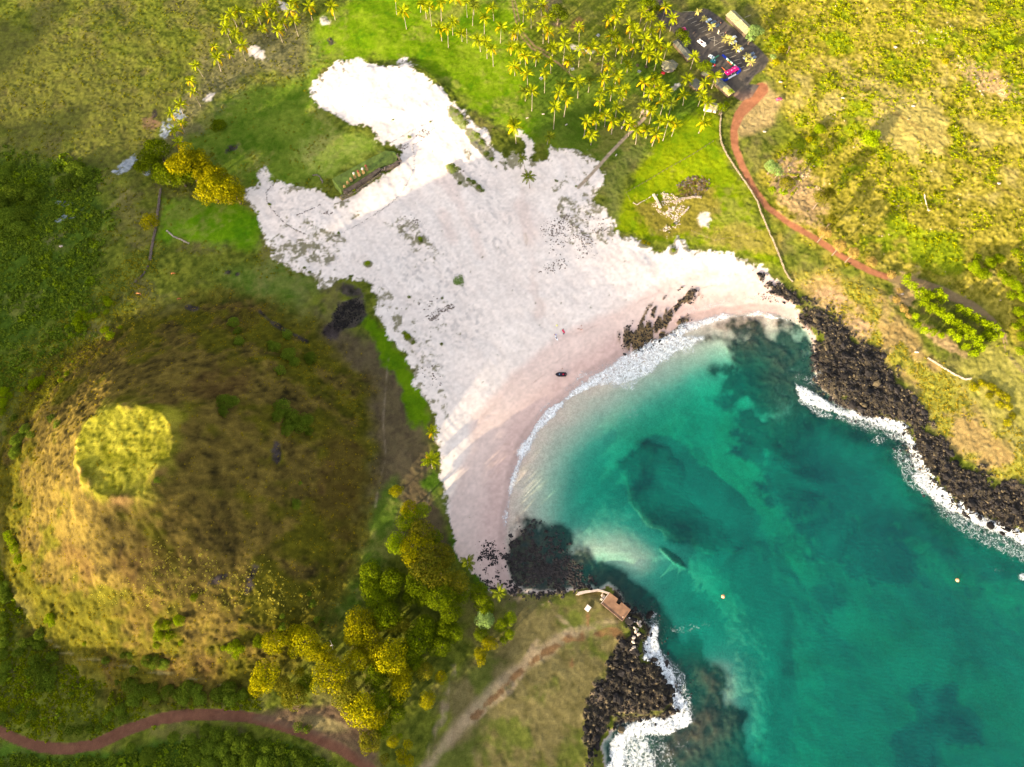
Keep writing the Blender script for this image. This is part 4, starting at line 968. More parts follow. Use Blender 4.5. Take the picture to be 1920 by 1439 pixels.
row_label(T([(590,635,80,0),(565,700,65,0),(655,755,62,0),(270,730,78,0),(225,695,50,0),(330,790,52,0),(100,735,58,0),(20,730,36,1),(395,800,50,0),(575,835,62,0),(760,825,86,0),(705,850,52,0),(420,915,84,0),(50,930,82,0),(15,980,50,0),
             (210,1035,62,2),(150,975,42,2),(280,970,42,1),(680,920,62,1)]), 'tree', 'in the wood between the hill and the headland', tree, group='trees of the wood at the foot of the hill')
row_label(T([(500,970,60,2),(520,1045,66,2),(600,1120,84,0),(560,1080,60,2),(665,1165,60,0),(820,920,58,0),(815,985,60,0),(640,1290,60,2),(720,1210,48,1),(700,1060,60,1),(790,1140,46,1),(790,1060,46,1)]),
          'tree', 'in the lower wood above the red road', tree, group='trees of the lower wood')
row_label(T([(905,720,66,1),(955,645,60,1),(870,790,56,1),(1060,660,55,1),(1105,680,50,1),(1040,760,52,1),(950,895,46,2),(980,700,40,1),(900,860,45,1)]),
          'tree', 'in the shaded group west of the headland', tree, group='trees of the shaded group')
row_label(T([(1040,930,30,0),(965,1062,38,0),(770,1298,28,0),(855,1312,26,0),(820,1362,26,0),(862,1402,28,0),(825,1400,24,0),(725,1395,26,2),(245,903,26,0),(440,740,20,4),(810,1265,16,3)]),
          'small round tree', 'standing alone round the wood', tree, group='small lone trees', name='small_tree')
row_label(T([(1262,800,28,0),(1265,840,26,0),(1310,742,38,0),(1265,690,36,1),(1290,605,46,6),(1250,460,50,1),(1290,530,52,1),(1380,640,34,1),(1430,600,32,3),(1425,690,28,3),(1395,720,24,1)]),
          'tree', 'along the headland turf', tree, group='little trees on the headland', name='small_tree')
row_label([(c0(a, b)[0], c0(a, b)[1], r_ / 3, m) for a, b, r_, m in [(885,850,68,1),(850,925,56,1),(925,985,62,1),(995,940,68,0),(1055,915,76,0),(1120,905,60,0),(1150,970,62,0),(1215,1000,70,0),(1185,1075,76,0),(1255,1080,78,0),(1325,1100,52,0),(785,940,34,1),(1010,1000,50,1),(1080,980,50,1)]],
          'tree', 'in the curved clump above the left lawn', tree, group='trees of the curved clump left of the sand')
tree(280, 417, 15, 0, 'small golden tree beside the dark wall left of the lawn', None, 'small_tree')
tree(743, 921, 11.5, 0, 'round gold-green tree alone on the brown pasture above the beach clump', None, 'small_tree')
tree(767, 954, 15, 0, 'gold-green tree at the top tip of the beach clump'); tree(792, 957, 12, 3, 'fresh green tree next to the tip of the beach clump')
bush(413, 239, 17, 1, 'flat dark yellowish bush in the middle of the left lawn', None)
tree(1047, 27, 16, 1, 'dark round tree at the top of the palm grove beside the brown earth', None)
for x, y, r_, m, lb in ((1322, 126, 12, 1, 'dark round tree beside the teal tent at the car park'), (1278, 66, 12, 1, 'dark tree at the end of the grey roof beside the car park'), (1287, 78, 8, 3, 'bright green bush at the end of the grey roof'),
                        (1353, 203, 9, 3, 'bright lime green tree beside the small house'), (1362, 196, 6, 3, 'small lime tree right of the bright one by the house'),
                        (1416, 58, 12, 6, 'blue-green tree touching the right end of the thatched hall'), (1408, 70, 9, 6, 'smaller blue-green tree below the thatched hall'),
                        (1215, 8, 15, 1, 'dark tree at the top edge left of the car park'), (1232, 20, 10, 1, 'dark tree beside the top corner of the car park'), (1370, 172, 5, 3, 'lime bush at the corner of the yellow roof')):
    tree(x, y, r_, m, lb, None, 'small_tree')
# shrubs
q0 = lambda L_, m: [(a / 3, b / 3, r_ / 3, m) for a, b, r_ in L_]
row_label(q0([(430,960,60),(480,990,60),(370,1040,60),(450,1020,50),(60,950,45),(30,1000,45),(100,1100,80),(50,1120,55),(200,1110,60),(60,1230,80),(140,1220,70),(110,1290,60),(170,1310,40),(20,1180,60),(555,1195,20)], 4), 'shrub', 'by the pale rock slabs at left', bush, group='shrubs of the left scrub')
row_label([(a / 3, 480 + b / 3, r_ / 3, 3) for a, b, r_ in [(620,270,32),(600,320,20),(600,250,26),(455,335,34),(440,375,36),(495,350,30),(535,340,24),(455,410,32),(380,400,18),(625,455,36),(600,415,24),(580,425,18),(680,405,16),(410,597,10),(380,665,20),(350,705,20),(200,720,40),(235,700,28),(185,745,30),(130,755,18),(30,770,40),(20,830,40),(60,790,25),(20,880,30)]], 'shrub', 'ringing the upper foot of the hill', bush, group='bright shrubs round the hill foot')
row_label([(a / 3, 480 + b / 3, r_ / 3, 4) for a, b, r_ in [(85,915,28),(300,920,30),(330,950,30),(150,980,40),(110,1040,50),(100,1110,50),(180,1010,30),(885,1263,24),(30,1000,20),(100,1410,25),(1320,380,40),(1340,430,36),(1350,490,40),(1270,830,60),(1260,880,40),(1320,820,40)]], 'shrub', 'scattered over the hill', bush, group='shrubs on the hill')
row_label([(480 + a / 3, 480 + b / 3, r_ / 3, 4) for a, b, r_ in [(180,450,40),(110,520,44),(190,560,50),(220,600,40),(310,580,46),(140,650,36),(85,500,30),(150,860,60),(200,920,66),(250,950,60),(180,980,50),(130,900,50),(290,930,46),(300,990,34),(250,1280,14),(230,1400,40)]], 'shrub', 'on the dark side of the hill', bush, group='shrubs on the dark hillside')
row_label([(a / 3, 959 + b / 3, r_ / 3, 3) for a, b, r_ in [(60,140,36),(90,210,36),(110,270,34),(140,320,24),(70,170,30),(290,600,40),(300,630,28),(480,745,18),(890,650,30),(940,640,34),(1010,610,44),(900,700,40),(960,700,36),(885,755,26),(1020,740,20),(1300,770,34),(1330,740,26),(1350,780,34),(1330,810,26),(1260,770,20),(1095,485,30)]], 'shrub', 'low on the sunny hill flank', bush, group='bright shrubs on the sunny flank')
row_label([(a / 3, 959 + b / 3, r_ / 3, 4) for a, b, r_ in [(30,430,50),(40,480,50),(20,600,40),(30,660,44),(30,740,44),(20,800,44),(40,880,44),(20,940,40),(230,690,40),(190,730,44),(140,740,36),(230,750,50),(300,820,40),(200,840,44),(240,900,56),(280,950,50),(250,980,50),(170,900,34),(290,990,34),(405,1025,20),(90,800,24),(120,790,30),(310,890,30)]], 'shrub', 'in the bushy strip down the lower left', bush, group='shrubs of the lower left strip')
row_label([(a / 3, 959 + b / 3, r_ / 3, 4) for a, b, r_ in [(700,810,26),(740,810,24),(830,840,40),(880,850,44),(930,860,40),(760,890,32),(600,840,32),(665,960,22),(740,980,50),(790,1010,50),(760,1060,54),(850,1000,52),(880,1050,44),(950,1010,46),(1010,1030,40),(1060,1000,56),(1110,1000,50),(1130,1050,50),(1040,1060,40),(1230,1030,56),(1290,1000,60),(1300,1060,50),(1370,1030,40),(680,1120,40),(620,1150,34),(600,1180,26),(700,1160,34)]], 'shrub', 'in the hedge line above the red road', bush, group='shrubs above the red road')
row_label([(a / 3, 959 + b / 3, r_ / 3, 4) for a, b, r_ in [(350,1210,26),(400,1230,34),(450,1230,36),(510,1220,34),(560,1220,30),(190,1140,36),(110,1110,28),(20,1160,40),(160,1200,20),(840,1370,54),(880,1380,30),(810,1400,30),(980,1270,40),(1080,1280,44),(1160,1230,44),(1220,1250,50),(1300,1260,50),(1180,1330,56),(1260,1340,56),(1350,1320,60),(1400,1280,50),(1100,1370,50),(1180,1410,50),(1300,1410,60),(1400,1390,60),(740,1330,40),(640,1390,36),(480,1430,40),(180,1400,30)]], 'shrub', 'along the banks of the red road', bush, group='bushes beside the red road')
row_label([(480 + a / 3, 959 + b / 3, r_ / 3, 4) for a, b, r_ in [(60,1330,44),(140,1340,40),(220,1360,40),(40,1410,50),(140,1420,46),(260,1410,40),(300,1430,30),(240,1210,34),(290,1225,30),(150,590,20),(150,650,30),(300,465,20),(320,520,30),(345,610,26),(380,605,18),(370,640,18),(20,740,20)]], 'shrub', 'round the lower wood', bush, group='shrubs round the lower wood')
row_label([(1440 + a / 3, 480 + b / 3, r_ / 3, 3) for a, b, r_ in [(760,150,34),(795,185,30),(830,225,36),(880,240,36),(930,230,38),(965,255,30),(860,275,34),(900,310,36),(945,335,36),(990,365,36),(1035,395,36),(1075,425,36),(1110,455,36),(1150,490,38),(1170,530,34),(1140,560,30),(1055,305,30),(1095,330,32),(1140,360,32),(1180,385,32),(1215,405,34),(1250,425,34),(1285,455,28),(1240,470,28),(1210,450,28),(815,350,24),(830,400,22),(865,430,28),(910,440,28),(960,460,24),(1010,440,28),(1060,450,24),(1100,520,26),(1050,475,28)]], 'shrub', 'between the coast road and the rocks', bush, group='lime shrubs by the coast road', h=2.0)
row_label([(1440 + a / 3, 480 + b / 3, r_ / 3, m) for a, b, r_, m in [(1150,740,36,0),(1200,720,36,0),(1250,740,34,0),(1290,770,34,0),(1330,800,36,0),(1350,850,30,0),(1300,840,34,0),(1240,790,30,0),(1370,900,26,0),(1340,940,28,0),(580,40,40,5),(690,110,34,5),(740,200,24,5),(720,250,30,5),(760,300,34,5),(790,340,24,5)]], 'shrub', 'on the dry slope above the rocks', bush, group='low shrubs above the rocks', h=0.6)
row_label([(1440 + a / 3, b / 3, r_ / 3, m) for a, b, r_, m in [(20,940,44,6),(60,970,30,6),(110,1030,44,2),(300,1110,50,2),(350,1090,36,2),(360,1240,36,2),(320,1310,40,5),(405,1385,40,5),(480,1425,40,5),(225,795,26,0),(280,740,40,3),(75,290,26,0),(40,360,26,0),(30,320,20,6),(20,230,24,3),(130,250,20,2),(990,360,28,0),(1350,290,34,3),(1380,1420,24,1),(560,800,60,3),(80,1090,30,3),(20,1080,28,3)]], 'shrub', 'on the meadow right of the road', tall_shrub, group='shrubs on the right meadow')
row_label([(1440 + a / 3, 480 + b / 3, r_ / 3, 3) for a, b, r_ in [(1150,70,50),(1200,110,50),(1240,50,46),(1290,20,40),(1170,20,36),(1340,150,46),(1390,180,44),(1420,240,40),(1360,230,36),(1400,320,40),(1425,380,40),(1390,400,30),(1420,460,40),(1410,540,34),(1310,110,36)]], 'shrub', 'at the right edge inside the road bend', bush, group='green shrubs inside the road bend')
row_label([(690, 495, 7, 3), (788, 449, 6, 3), (765, 633, 8, 3), (758, 625, 6, 3), (775, 643, 5, 3), (848, 313, 8, 4), (858, 318, 7, 4), (862, 345, 5, 4), (878, 338, 6, 4), (888, 343, 7, 4), (898, 352, 7, 4), (905, 358, 5, 4), (790, 453, 4, 4), (663, 362, 7, 3), (635, 438, 4, 4), (768, 258, 5, 3), (807, 229, 2.5, 3), (737, 225, 3, 4), (864, 220, 7, 4), (856, 210, 6, 4), (874, 232, 7, 4), (895, 255, 8, 4), (905, 268, 8, 4), (912, 290, 8, 4), (922, 300, 6, 4), (925, 243, 4, 4), (506, 384, 4, 3), (484, 398, 3, 3), (1206, 455, 6, 0), (1216, 458, 5, 0), (1262, 470, 6, 3), (829, 560, 3, 1), (828, 646, 4, 1), (767, 558, 4, 3), (571, 503, 4, 1), (581, 511, 4, 1), (1043, 340, 4, 4), (1080, 350, 3, 3)],
          'dune shrub', 'dotted over the sand', bush, group='small shrubs on the sand', name='dune_shrub', h=0.6)
bush(860, 527, 13, 6, 'flat round grey-green mat plant alone on the open sand', None, 'mat_plant', 'plant', 0.14)

# ---------------------------------------------------------------- scrub that nobody could count: real tufts joined in one mesh
def scatter(name, label, protos, pts, mat_, kind='stuff', cat='scrub'):
    V = []; F = []; base = 0
    pts = list(pts); groups = {}
    for i, p in enumerate(pts): groups.setdefault(i % len(protos), []).append(p)
    for gi, ps in groups.items():
        pv = np.array([tuple(v) for v in protos[gi][0]], np.float32); pf = np.array(protos[gi][1], np.int64)
        A = np.array(ps, np.float32)               # x y z s rz squash
        c, s_ = np.cos(A[:, 4])[:, None], np.sin(A[:, 4])[:, None]
        X = (pv[None, :, 0] * c - pv[None, :, 1] * s_) * A[:, 3:4] + A[:, 0:1]
        Y = (pv[None, :, 0] * s_ + pv[None, :, 1] * c) * A[:, 3:4] + A[:, 1:2]
        Z = pv[None, :, 2] * A[:, 3:4] * A[:, 5:6] + A[:, 2:3]
        V.append(np.stack([X, Y, Z], -1).reshape(-1, 3))
        F.append((pf[None] + (np.arange(len(ps)) * len(pv))[:, None, None]).reshape(-1, pf.shape[1]) + base)
        base += len(ps) * len(pv)
    me = fast_mesh(name, np.concatenate(V), np.concatenate(F), False); me.materials.append(mat_)
    o = bpy.data.objects.new(name, me); COL.objects.link(o)
    return tag(o, label, cat, None, kind)
def tuft_proto(seed, n=20, leaf=0.3):
    rr = random.Random(seed)
    lobes = [(0, 0, 0.2, 0.6), (rr.uniform(-.5, .5), rr.uniform(-.5, .5), 0.1, 0.45), (rr.uniform(-.5, .5), rr.uniform(-.5, .5), 0.1, 0.4)]
    return leaf_ball(seed, lobes, n, leaf, 0.8, 0.6)
TP = [tuft_proto(s) for s in range(4)]
def sprinkle(n, dens, smin, smax, seed, sq=(0.6, 1.0), pw=2.0):   # dens: a 0..1 map on the grid
    rr = np.random.default_rng(seed); out = []
    W = (dens * (PX > -25) * (PX < 1945) * (PY > -25) * (PY < 1464)).ravel()
    W = np.clip(W, 0, None)
    idx = rr.choice(W.size, n, p=W / W.sum())
    x = GX.ravel()[idx] + rr.uniform(-.34, .34, n); y = GY.ravel()[idx] + rr.uniform(-.34, .34, n); z = H.ravel()[idx]
    s_ = smin + (smax - smin) * rr.random(n) ** pw
    return np.stack([x, y, z, s_, rr.uniform(0, 6.28, n), rr.uniform(sq[0], sq[1], n)], -1)
openg = scr * (sandm < 0.3) * (pth > 3)
leftd = sstep(-25, 25, PSD([(-60,300),(60,300),(180,320),(200,420),(190,560),(110,680),(-60,780)], 20))
botd = sstep(-10, 10, PSD([(-60,1420),(200,1425),(420,1378),(560,1400),(680,1470),(-60,1520)], 6))
botu = sstep(-20, 20, PSD([(-60,900),(40,1000),(120,1180),(330,1290),(480,1300),(480,1335),(300,1340),(180,1385),(60,1385),(-60,1335)], 14)) * (hr > HR - 6)
bandd = sstep(-20, 20, PSD([(60,640),(200,520),(290,470),(290,560),(180,640),(60,760),(-40,860),(-40,700)], 16))
scatter('scrub', 'dense dark green scrub on the flat left of the hill', TP, sprinkle(4200, openg * leftd * sstep(-0.6, 0.5, nm), 0.7, 2.6, 1), TM[4])
scatter('scrub', 'green scrub below the red road in the bottom left', TP, sprinkle(2600, openg * botd, 0.6, 2.0, 2), TM[4])
scatter('scrub', 'mixed scrub between the hill and the red road', TP, sprinkle(3200, openg * botu * sstep(-0.5, 0.5, nm), 0.4, 1.5, 3), leaf_mat('scrub_olive', (0.07, 0.09, 0.015), (0.16, 0.17, 0.03), 0.2))
scatter('scrub', 'yellowish tufts on the band between the dark scrub and the hill', TP, sprinkle(2600, openg * bandd, 0.35, 1.0, 4), leaf_mat('scrub_yellow', (0.14, 0.14, 0.03), (0.27, 0.23, 0.06), 0.2))
plain = openg * sstep(15, -15, rt) * (hr > HR + 2) * (1 - lawnness) * (PY < 520) * (PX < 620)
scatter('scrub', 'low olive scrub over the top left plain', TP, sprinkle(5200, plain * sstep(-0.7, 0.3, nm) + 0.001 * plain, 0.3, 1.1, 5), leaf_mat('scrub_plain', (0.08, 0.085, 0.02), (0.17, 0.16, 0.035), 0.2))
mead = openg * sstep(-10, 25, rt) * sstep(-0.5, 0.4, nf)
scatter('scrub', 'bright yellow-green tussocks over the right meadow', TP, sprinkle(9000, mead * sstep(-0.2, 0.6, -nm + 0.35 * n0 + 0.15), 0.3, 1.3, 6), leaf_mat('scrub_meadow', (0.13, 0.15, 0.012), (0.30, 0.30, 0.03), 0.2))
och = openg * sstep(-10, 10, oc)
scatter('scrub', 'low dry tufts on the ochre slope above the rocks', TP, sprinkle(1800, och * sstep(-0.3, 0.5, nm), 0.25, 0.9, 7), leaf_mat('scrub_ochre', (0.16, 0.16, 0.02), (0.34, 0.24, 0.08), 0.2))
scatter('scrub', 'olive and tan grass tussocks over the hill', TP, sprinkle(6500, openg * hm * (0.5 + 0.8 * sstep(50, 90, hr)) * sstep(-0.6, 0.6, nf), 0.2, 0.75, 8), leaf_mat('scrub_hill', (0.12, 0.095, 0.02), (0.28, 0.21, 0.05), 0.2))
rrh = sstep(-0.2, 0.5, ell(400, 1090, 190, 60, 5) + 0.7 * nm)
scatter('scrub', 'pale yellow fern clumps on the lower sunny flank of the hill', TP, sprinkle(700, openg * hm * rrh, 0.3, 0.8, 9), leaf_mat('fern_pale', (0.30, 0.27, 0.08), (0.45, 0.38, 0.14), 0.2))
duneg = gg * (dS2 > 5) * sandm
scatter('dune_grass', 'sparse grey-green dune grass in patches on the sand', TP, sprinkle(1500, duneg, 0.12, 0.4, 10), leaf_mat('dune_grass', (0.12, 0.13, 0.05), (0.26, 0.24, 0.13), 0.2))

scatter('scrub', 'larger pale green bush heads standing out of the lowland scrub', TP, sprinkle(650, openg * (leftd * sstep(0.0, 0.5, nm) + botd * 0.6 + 0.5 * botu * sstep(0.2, 0.6, nm)), 1.4, 3.2, 12), leaf_mat('scrub_heads', (0.075, 0.11, 0.02), (0.17, 0.205, 0.04), 0.2))
scatter('scrub', 'dark low thickets between the tussocks of the right meadow', TP, sprinkle(900, mead * sstep(0.1, 0.6, nf - nm), 0.5, 1.8, 14), leaf_mat('scrub_dark', (0.04, 0.05, 0.008), (0.12, 0.11, 0.02), 0.2))
# ---------------------------------------------------------------- boulders of the shore
RM = [rock_mesh(s, 1) for s in range(6)]
RMESH = {}
for mk in ('rock', 'rocktan'):
    for i in range(6):
        me = bpy.data.meshes.new('boulder'); me.from_pydata([tuple(v) for v in rock_mesh(i + 40, 2)[0]], [], rock_mesh(i + 40, 2)[1]); me.update(); me.materials.append(M[mk]); RMESH[mk, i] = me
def rock_area(mask, n_big, n_small, smin, smax, bmin, bmax, seed, lab_small, group, where, tan=0.14):
    pts = sprinkle(n_big, mask, bmin, bmax * 1.3, seed, (0.5, 1.0), 2.2)
    rr = random.Random(seed)
    for k, p in enumerate(pts):
        mk = 'rocktan' if rr.random() < tan else 'rock'
        o = bpy.data.objects.new('boulder', RMESH[mk, rr.randrange(6)]); COL.objects.link(o)
        o.location = (p[0], p[1], max(p[2], -0.3) + 0.15 * p[3]); o.scale = (p[3], p[3] * rr.uniform(.8, 1.1), p[3] * p[5]); o.rotation_euler = (rr.uniform(-.3, .3), rr.uniform(-.3, .3), p[4])
        px_, py_ = project(p[0], p[1], p[2])
        size = 'large' if p[3] > bmin + 0.6 * (bmax - bmin) else 'medium'
        tag(o, f'{size} {"brownish" if mk == "rocktan" else "black"} boulder {where(px_, py_)}', 'boulder', group)
    a = sprinkle(n_small, mask, smin, smax, seed + 1, (0.5, 1.0), 1.6); a[:, 2] = np.maximum(a[:, 2], -0.35) + 0.05
    h_ = int(n_small * 0.86)
    scatter('rocks', lab_small, RM, a[:h_], M['rock'], 'stuff', 'rocks')
    scatter('rocks', lab_small.replace('black', 'brown'), RM, a[h_:], M['rocktan'], 'stuff', 'rocks')
def near(xa, names):
    def f(px_, py_):
        return names[min(len(names) - 1, int(np.searchsorted(xa, px_)))]
    return f
shore_ok = (sea < 5)
mR = rkm * shore_ok * (PX > 1395) * (PY > 480)
mP = rkm * shore_ok * (PX > 1080) * (PX < 1300) * (PY > 1130)
mC = rkm * (PX < 1110) * (PY < 1140) * (PX > 880)
rock_area(mR, 170, 5200, 0.22, 0.85, 0.8, 1.9, 11, 'black lava rocks heaped along the right shore of the bay', 'boulders of the right shore',
          near([1480, 1560, 1640, 1700, 1780, 1860], ['where the beach meets rocks', 'below the end of the coast wall', 'in the broad right shore', 'above the right surf line', 'at the bend of the right shore', 'below the dry ochre slope on the right', 'at the right edge of the photo']))
rock_area(mP, 80, 1800, 0.22, 0.8, 0.8, 1.9, 13, 'black lava rocks of the headland point', 'boulders of the point',
          lambda a, b: 'next to the concrete platform on the point' if b < 1185 else ('on the rock tongue washed by the surf' if a > 1190 else ('at the inner foot of the point' if b < 1300 else 'at the bottom edge of the black point')))
rock_area(np.clip(mC, 0, 1), 12, 500, 0.18, 0.6, 0.6, 1.0, 15, 'black rocks at the foot of the headland beside the jetty wall', 'boulders under the headland', lambda a, b: 'in the lower dark corner of the beach')
rock_area(ocm * (sea < 3), 34, 1100, 0.15, 0.6, 0.6, 1.15, 17, 'black weedy rocks of the outcrop on the beach', 'rocks of the beach outcrop',
          lambda a, b: 'on the upper fringe of the beach outcrop' if b < 590 else ('in the golden middle of the beach outcrop' if b < 630 else 'at the wet foot of the beach outcrop'), 0.45)
# awash and scattered
bl = np.clip(ell(945, 1068, 75, 50, 35) * 2, 0, 1) * (sea < 4) * sstep(-0.1, 0.5, nf) * (PX > 880)
scatter('rocks', 'small black rocks strewn over the pink sand at the lower end of the beach', RM, sprinkle(1300, bl + 2.5 * bl * sstep(1060, 1100, PY), 0.12, 0.6, 19), M['rock'], 'stuff', 'rocks')
bl2 = (np.clip(ell(1005, 1040, 70, 66, 40) * 2, 0, 1) + np.clip(ell(1060, 1080, 70, 36, 25) * 2, 0, 1)) * (sea > 0) * (sea < 30) * sstep(-0.5, 0.3, nm + nf)
a = sprinkle(1500, bl2, 0.25, 1.1, 20); a[:, 2] = np.maximum(a[:, 2], np.where(np.arange(1500) % 2 == 0, -0.05, -0.4))
scatter('rocks', 'dark rocks barely under water beside the lower end of the beach', RM, a, M['rock'], 'stuff', 'rocks')
bl3 = rkm * (sea > 0) + sstep(-30, 5, rk) * (sea > 0) * (sea < 9) * (PX > 1150)
a = sprinkle(520, bl3 + 1e-4 * (sea > 0) * (sea < 5) * (PX > 1500), 0.3, 1.0, 21); a[:, 2] = np.maximum(a[:, 2], -0.25)
scatter('rocks', 'dark rocks standing in the surf at the edge of the water', RM, a, M['rock'], 'stuff', 'rocks')
st = np.zeros_like(H)
for e, k in (((1075, 440, 70, 48, 0), 1), ((1040, 500, 34, 14, -10), .7), ((1120, 470, 30, 20, 0), .4), ((770, 430, 40, 30, 0), .4), ((800, 600, 50, 60, -30), .25), ((835, 580, 16, 5, -25), 4), ((815, 596, 14, 4, -35), 4), ((845, 575, 10, 5, 0), 3),
             ((615, 400, 16, 5, 0), 1.2), ((562, 405, 12, 6, -30), 1), ((780, 262, 28, 10, -35), 1.6), ((760, 275, 20, 6, -20), 2), ((795, 250, 14, 8, 0), 1.4), ((800, 690, 20, 60, -30), .2), ((1440, 560, 30, 10, 10), .8), ((1390, 540, 30, 14, 0), .4), ((858, 320, 18, 8, 40), .5)):
    st = np.maximum(st, np.clip(ell(*e) * 2.5, 0, 1) * k)
st *= sandm * (sea <= 0) * sstep(0.0, 0.5, nm + 0.5 * (st > 1))
scatter('stones', 'small dark stones scattered in patches over the white sand', RM, sprinkle(1500, st, 0.1, 0.6, 22), M['greystone'], 'stuff', 'stones')
ms_ = openg * sstep(0, 25, rt) * (np.clip(ell(1850, 160, 90, 34, 25), 0, 1) + np.clip(ell(1505, 330, 40, 50, -35), 0, 1) + np.clip(ell(1740, 60, 60, 30, 0), 0, 1) + 0.02)
scatter('stones', 'pale and brown stones on the right meadow', RM, sprinkle(900, ms_ * sstep(0, 0.5, nf), 0.15, 0.7, 23), mat('meadow_stone', (0.33, 0.25, 0.14), 0.9, 0.5, 0.5), 'stuff', 'stones')

# ---------------------------------------------------------------- walls and rows of stones
def along(pts, step):
    out = []
    W = [on(*p) for p in pts]
    for a, b in zip(W, W[1:]):
        n = max(1, int((b - a).length / step))
        for k in range(n):
            q = a.lerp(b, k / n); out.append((q.x, q.y, math.atan2(b.y - a.y, b.x - a.x)))
    return out
def stone_wall(name, label, pts, w=0.9, h=0.9, m='stone', step=0.55, gap=0.0, group=None):
    rr = random.Random(len(pts) * 7 + int(pts[0][0])); A = []
    for x, y, a in along(pts, step):
        if rr.random() < gap: continue
        lay = max(1, int(round(h / 0.42))); acr = max(1, int(round(w / 0.45)))
        for l in range(lay):
            for c_ in range(acr):
                o_ = (c_ - (acr - 1) / 2) * 0.42 + rr.uniform(-.08, .08)
                xx = x - math.sin(a) * o_ + rr.uniform(-.1, .1); yy = y + math.cos(a) * o_ + rr.uniform(-.1, .1)
                A.append((xx, yy, ground_z(xx, yy) + 0.2 + l * 0.36, rr.uniform(.24, .38), rr.uniform(0, 6.28), 1.0))
    o = scatter(name, label, RM, A, M[m], None, 'wall')
    if group: o['group'] = group
    return o
coast = [(1357,196),(1352,214),(1350,235),(1350,252),(1353,270),(1362,290),(1376,312),(1392,335),(1408,358),(1420,378),(1426,398),(1436,422),(1448,448),(1460,478),(1470,505),(1478,520),(1487,530)]
stone_wall('stone_wall', 'long pale stone wall beside the orange dirt road down to the shore', coast, 0.75, 1.0, 'wallstone')
stone_wall('stone_wall', 'dark stone wall running down between the scrub and the left lawn', [(302,355),(298,385),(294,415),(290,440),(284,470),(282,490)], 1.4, 1.0, 'greystone')
stone_wall('stone_wall', 'continuation of the dark wall through the yellow scrub', [(281,495),(270,515),(258,525),(248,535)], 0.8, 0.8, 'greystone', gap=.2)
stone_wall('stone_wall', 'short grey wall lying obliquely on the lawn below the golden tree', [(313,433),(325,444),(340,450),(356,458)], 0.9, 0.5, 'stone')
stone_wall('stone_wall', 'pale stone wall on the slope above the right rocks', [(1740,672),(1760,685),(1785,700),(1808,712),(1822,710)], 0.9, 0.7)
stone_wall('stone_wall', 'pale stone wall at the left side of the ruins', [(1225,366),(1233,380),(1238,392)], 1.5, 1.1)
stone_wall('stone_wall', 'pale stone wall curving along the top of the ruins', [(1264,382),(1275,374),(1290,372),(1303,370),(1316,371)], 1.3, 0.9)
stone_wall('stone_wall', 'thin pale stone row joining the fence to the ruins', [(1186,380),(1194,385),(1205,378),(1215,373),(1222,368)], 0.5, 0.5, gap=.2)
stone_wall('stone_wall', 'short pale stone wall at the lower right of the ruins', [(1278,404),(1288,394),(1292,388)], 0.9, 0.7)
stone_wall('stone_wall', 'pale low wall round the small hut remains on the right meadow', [(1733,366),(1737,388),(1740,396),(1745,396)], 0.6, 0.9)
def stone_row(label, pts, s0, s1, gap=0.3, m='greystone', step=0.5):
    rr = random.Random(int(pts[0][0])); A = []
    for x, y, a in along(pts, step):
        if rr.random() < gap: continue
        xx = x + rr.gauss(0, .22); yy = y + rr.gauss(0, .22); A.append((xx, yy, ground_z(xx, yy) + .08, rr.uniform(s0, s1), rr.uniform(0, 6), 1))
    return scatter('stone_row', label, RM, A, M[m], None, 'row of stones')
stone_row('thin curved row of stones on the sand below the statue platform', [(774,272),(776,290),(777,310),(770,330),(762,348),(750,365),(735,380),(715,395),(690,410),(665,425),(642,437),(625,445),(605,448)], 0.10, 0.34, .25)
stone_row('stone row curving on the sand at the far left tip of the beach', [(521,340),(508,350),(500,362),(500,375),(508,392),(520,405),(533,418),(550,430),(575,440)], 0.12, 0.4, .1)
stone_row('thin straight row of stones crossing the sand above the platform', [(720,275),(740,264),(760,252),(785,238),(805,230)], 0.1, 0.26, .3)
stone_row('short stone row looping beside the platform corner on the sand', [(774,272),(790,264),(803,250),(818,237)], 0.1, 0.3, .3)
stone_row('broken row of dark stones on the slope left of the platform', [(600,385),(585,392),(570,398),(555,405)], 0.15, 0.5, .3)
stone_row('dark edge stones round the old pit at the left end of the lawn', [(585,330),(595,328),(602,334),(605,344)], 0.3, 0.7, .1)
stone_row('stone row across the brown slope near the black pit', [(700,562),(725,580),(738,600),(742,625)], 0.08, 0.2, .5)
rz_ = np.clip(ell(1255, 385, 34, 26, 10) * 2, 0, 1) + 0.8 * np.clip(ell(1240, 395, 20, 14, 0) * 2, 0, 1) + 0.9 * np.clip(ell(1270, 415, 12, 14, 0) * 2, 0, 1) + 0.9 * np.clip(ell(1248, 432, 16, 14, 50) * 2, 0, 1)
scatter('stones', 'pale tumbled stones filling the ruins', RM, sprinkle(650, rz_ * sstep(-.2, .5, nf), 0.18, 0.62, 25), M['stone'], 'stuff', 'stones')
rz2 = np.clip(ell(1300, 350, 34, 22, -10) * 2, 0, 1)
scatter('stones', 'dark tumbled stones and twigs above the ruins', RM, sprinkle(420, rz2 * sstep(-.2, .5, nf), 0.2, 0.7, 26), M['greystone'], 'stuff', 'stones')
scatter('scrub', 'bare grey brown thicket over the upper end of the ruins', TP, sprinkle(420, rz2, 0.3, 1.0, 27), leaf_mat('thicket', (0.09, 0.065, 0.045), (0.18, 0.13, 0.08), 0.1), 'stuff', 'thicket')
bp_ = np.clip(ell(650, 590, 46, 26, -35) * 2, 0, 1) * dkm
scatter('stones', 'black rocks in the dark pit between the hill and the sand', RM, sprinkle(600, bp_, 0.15, 0.7, 28), M['rock'], 'stuff', 'stones')
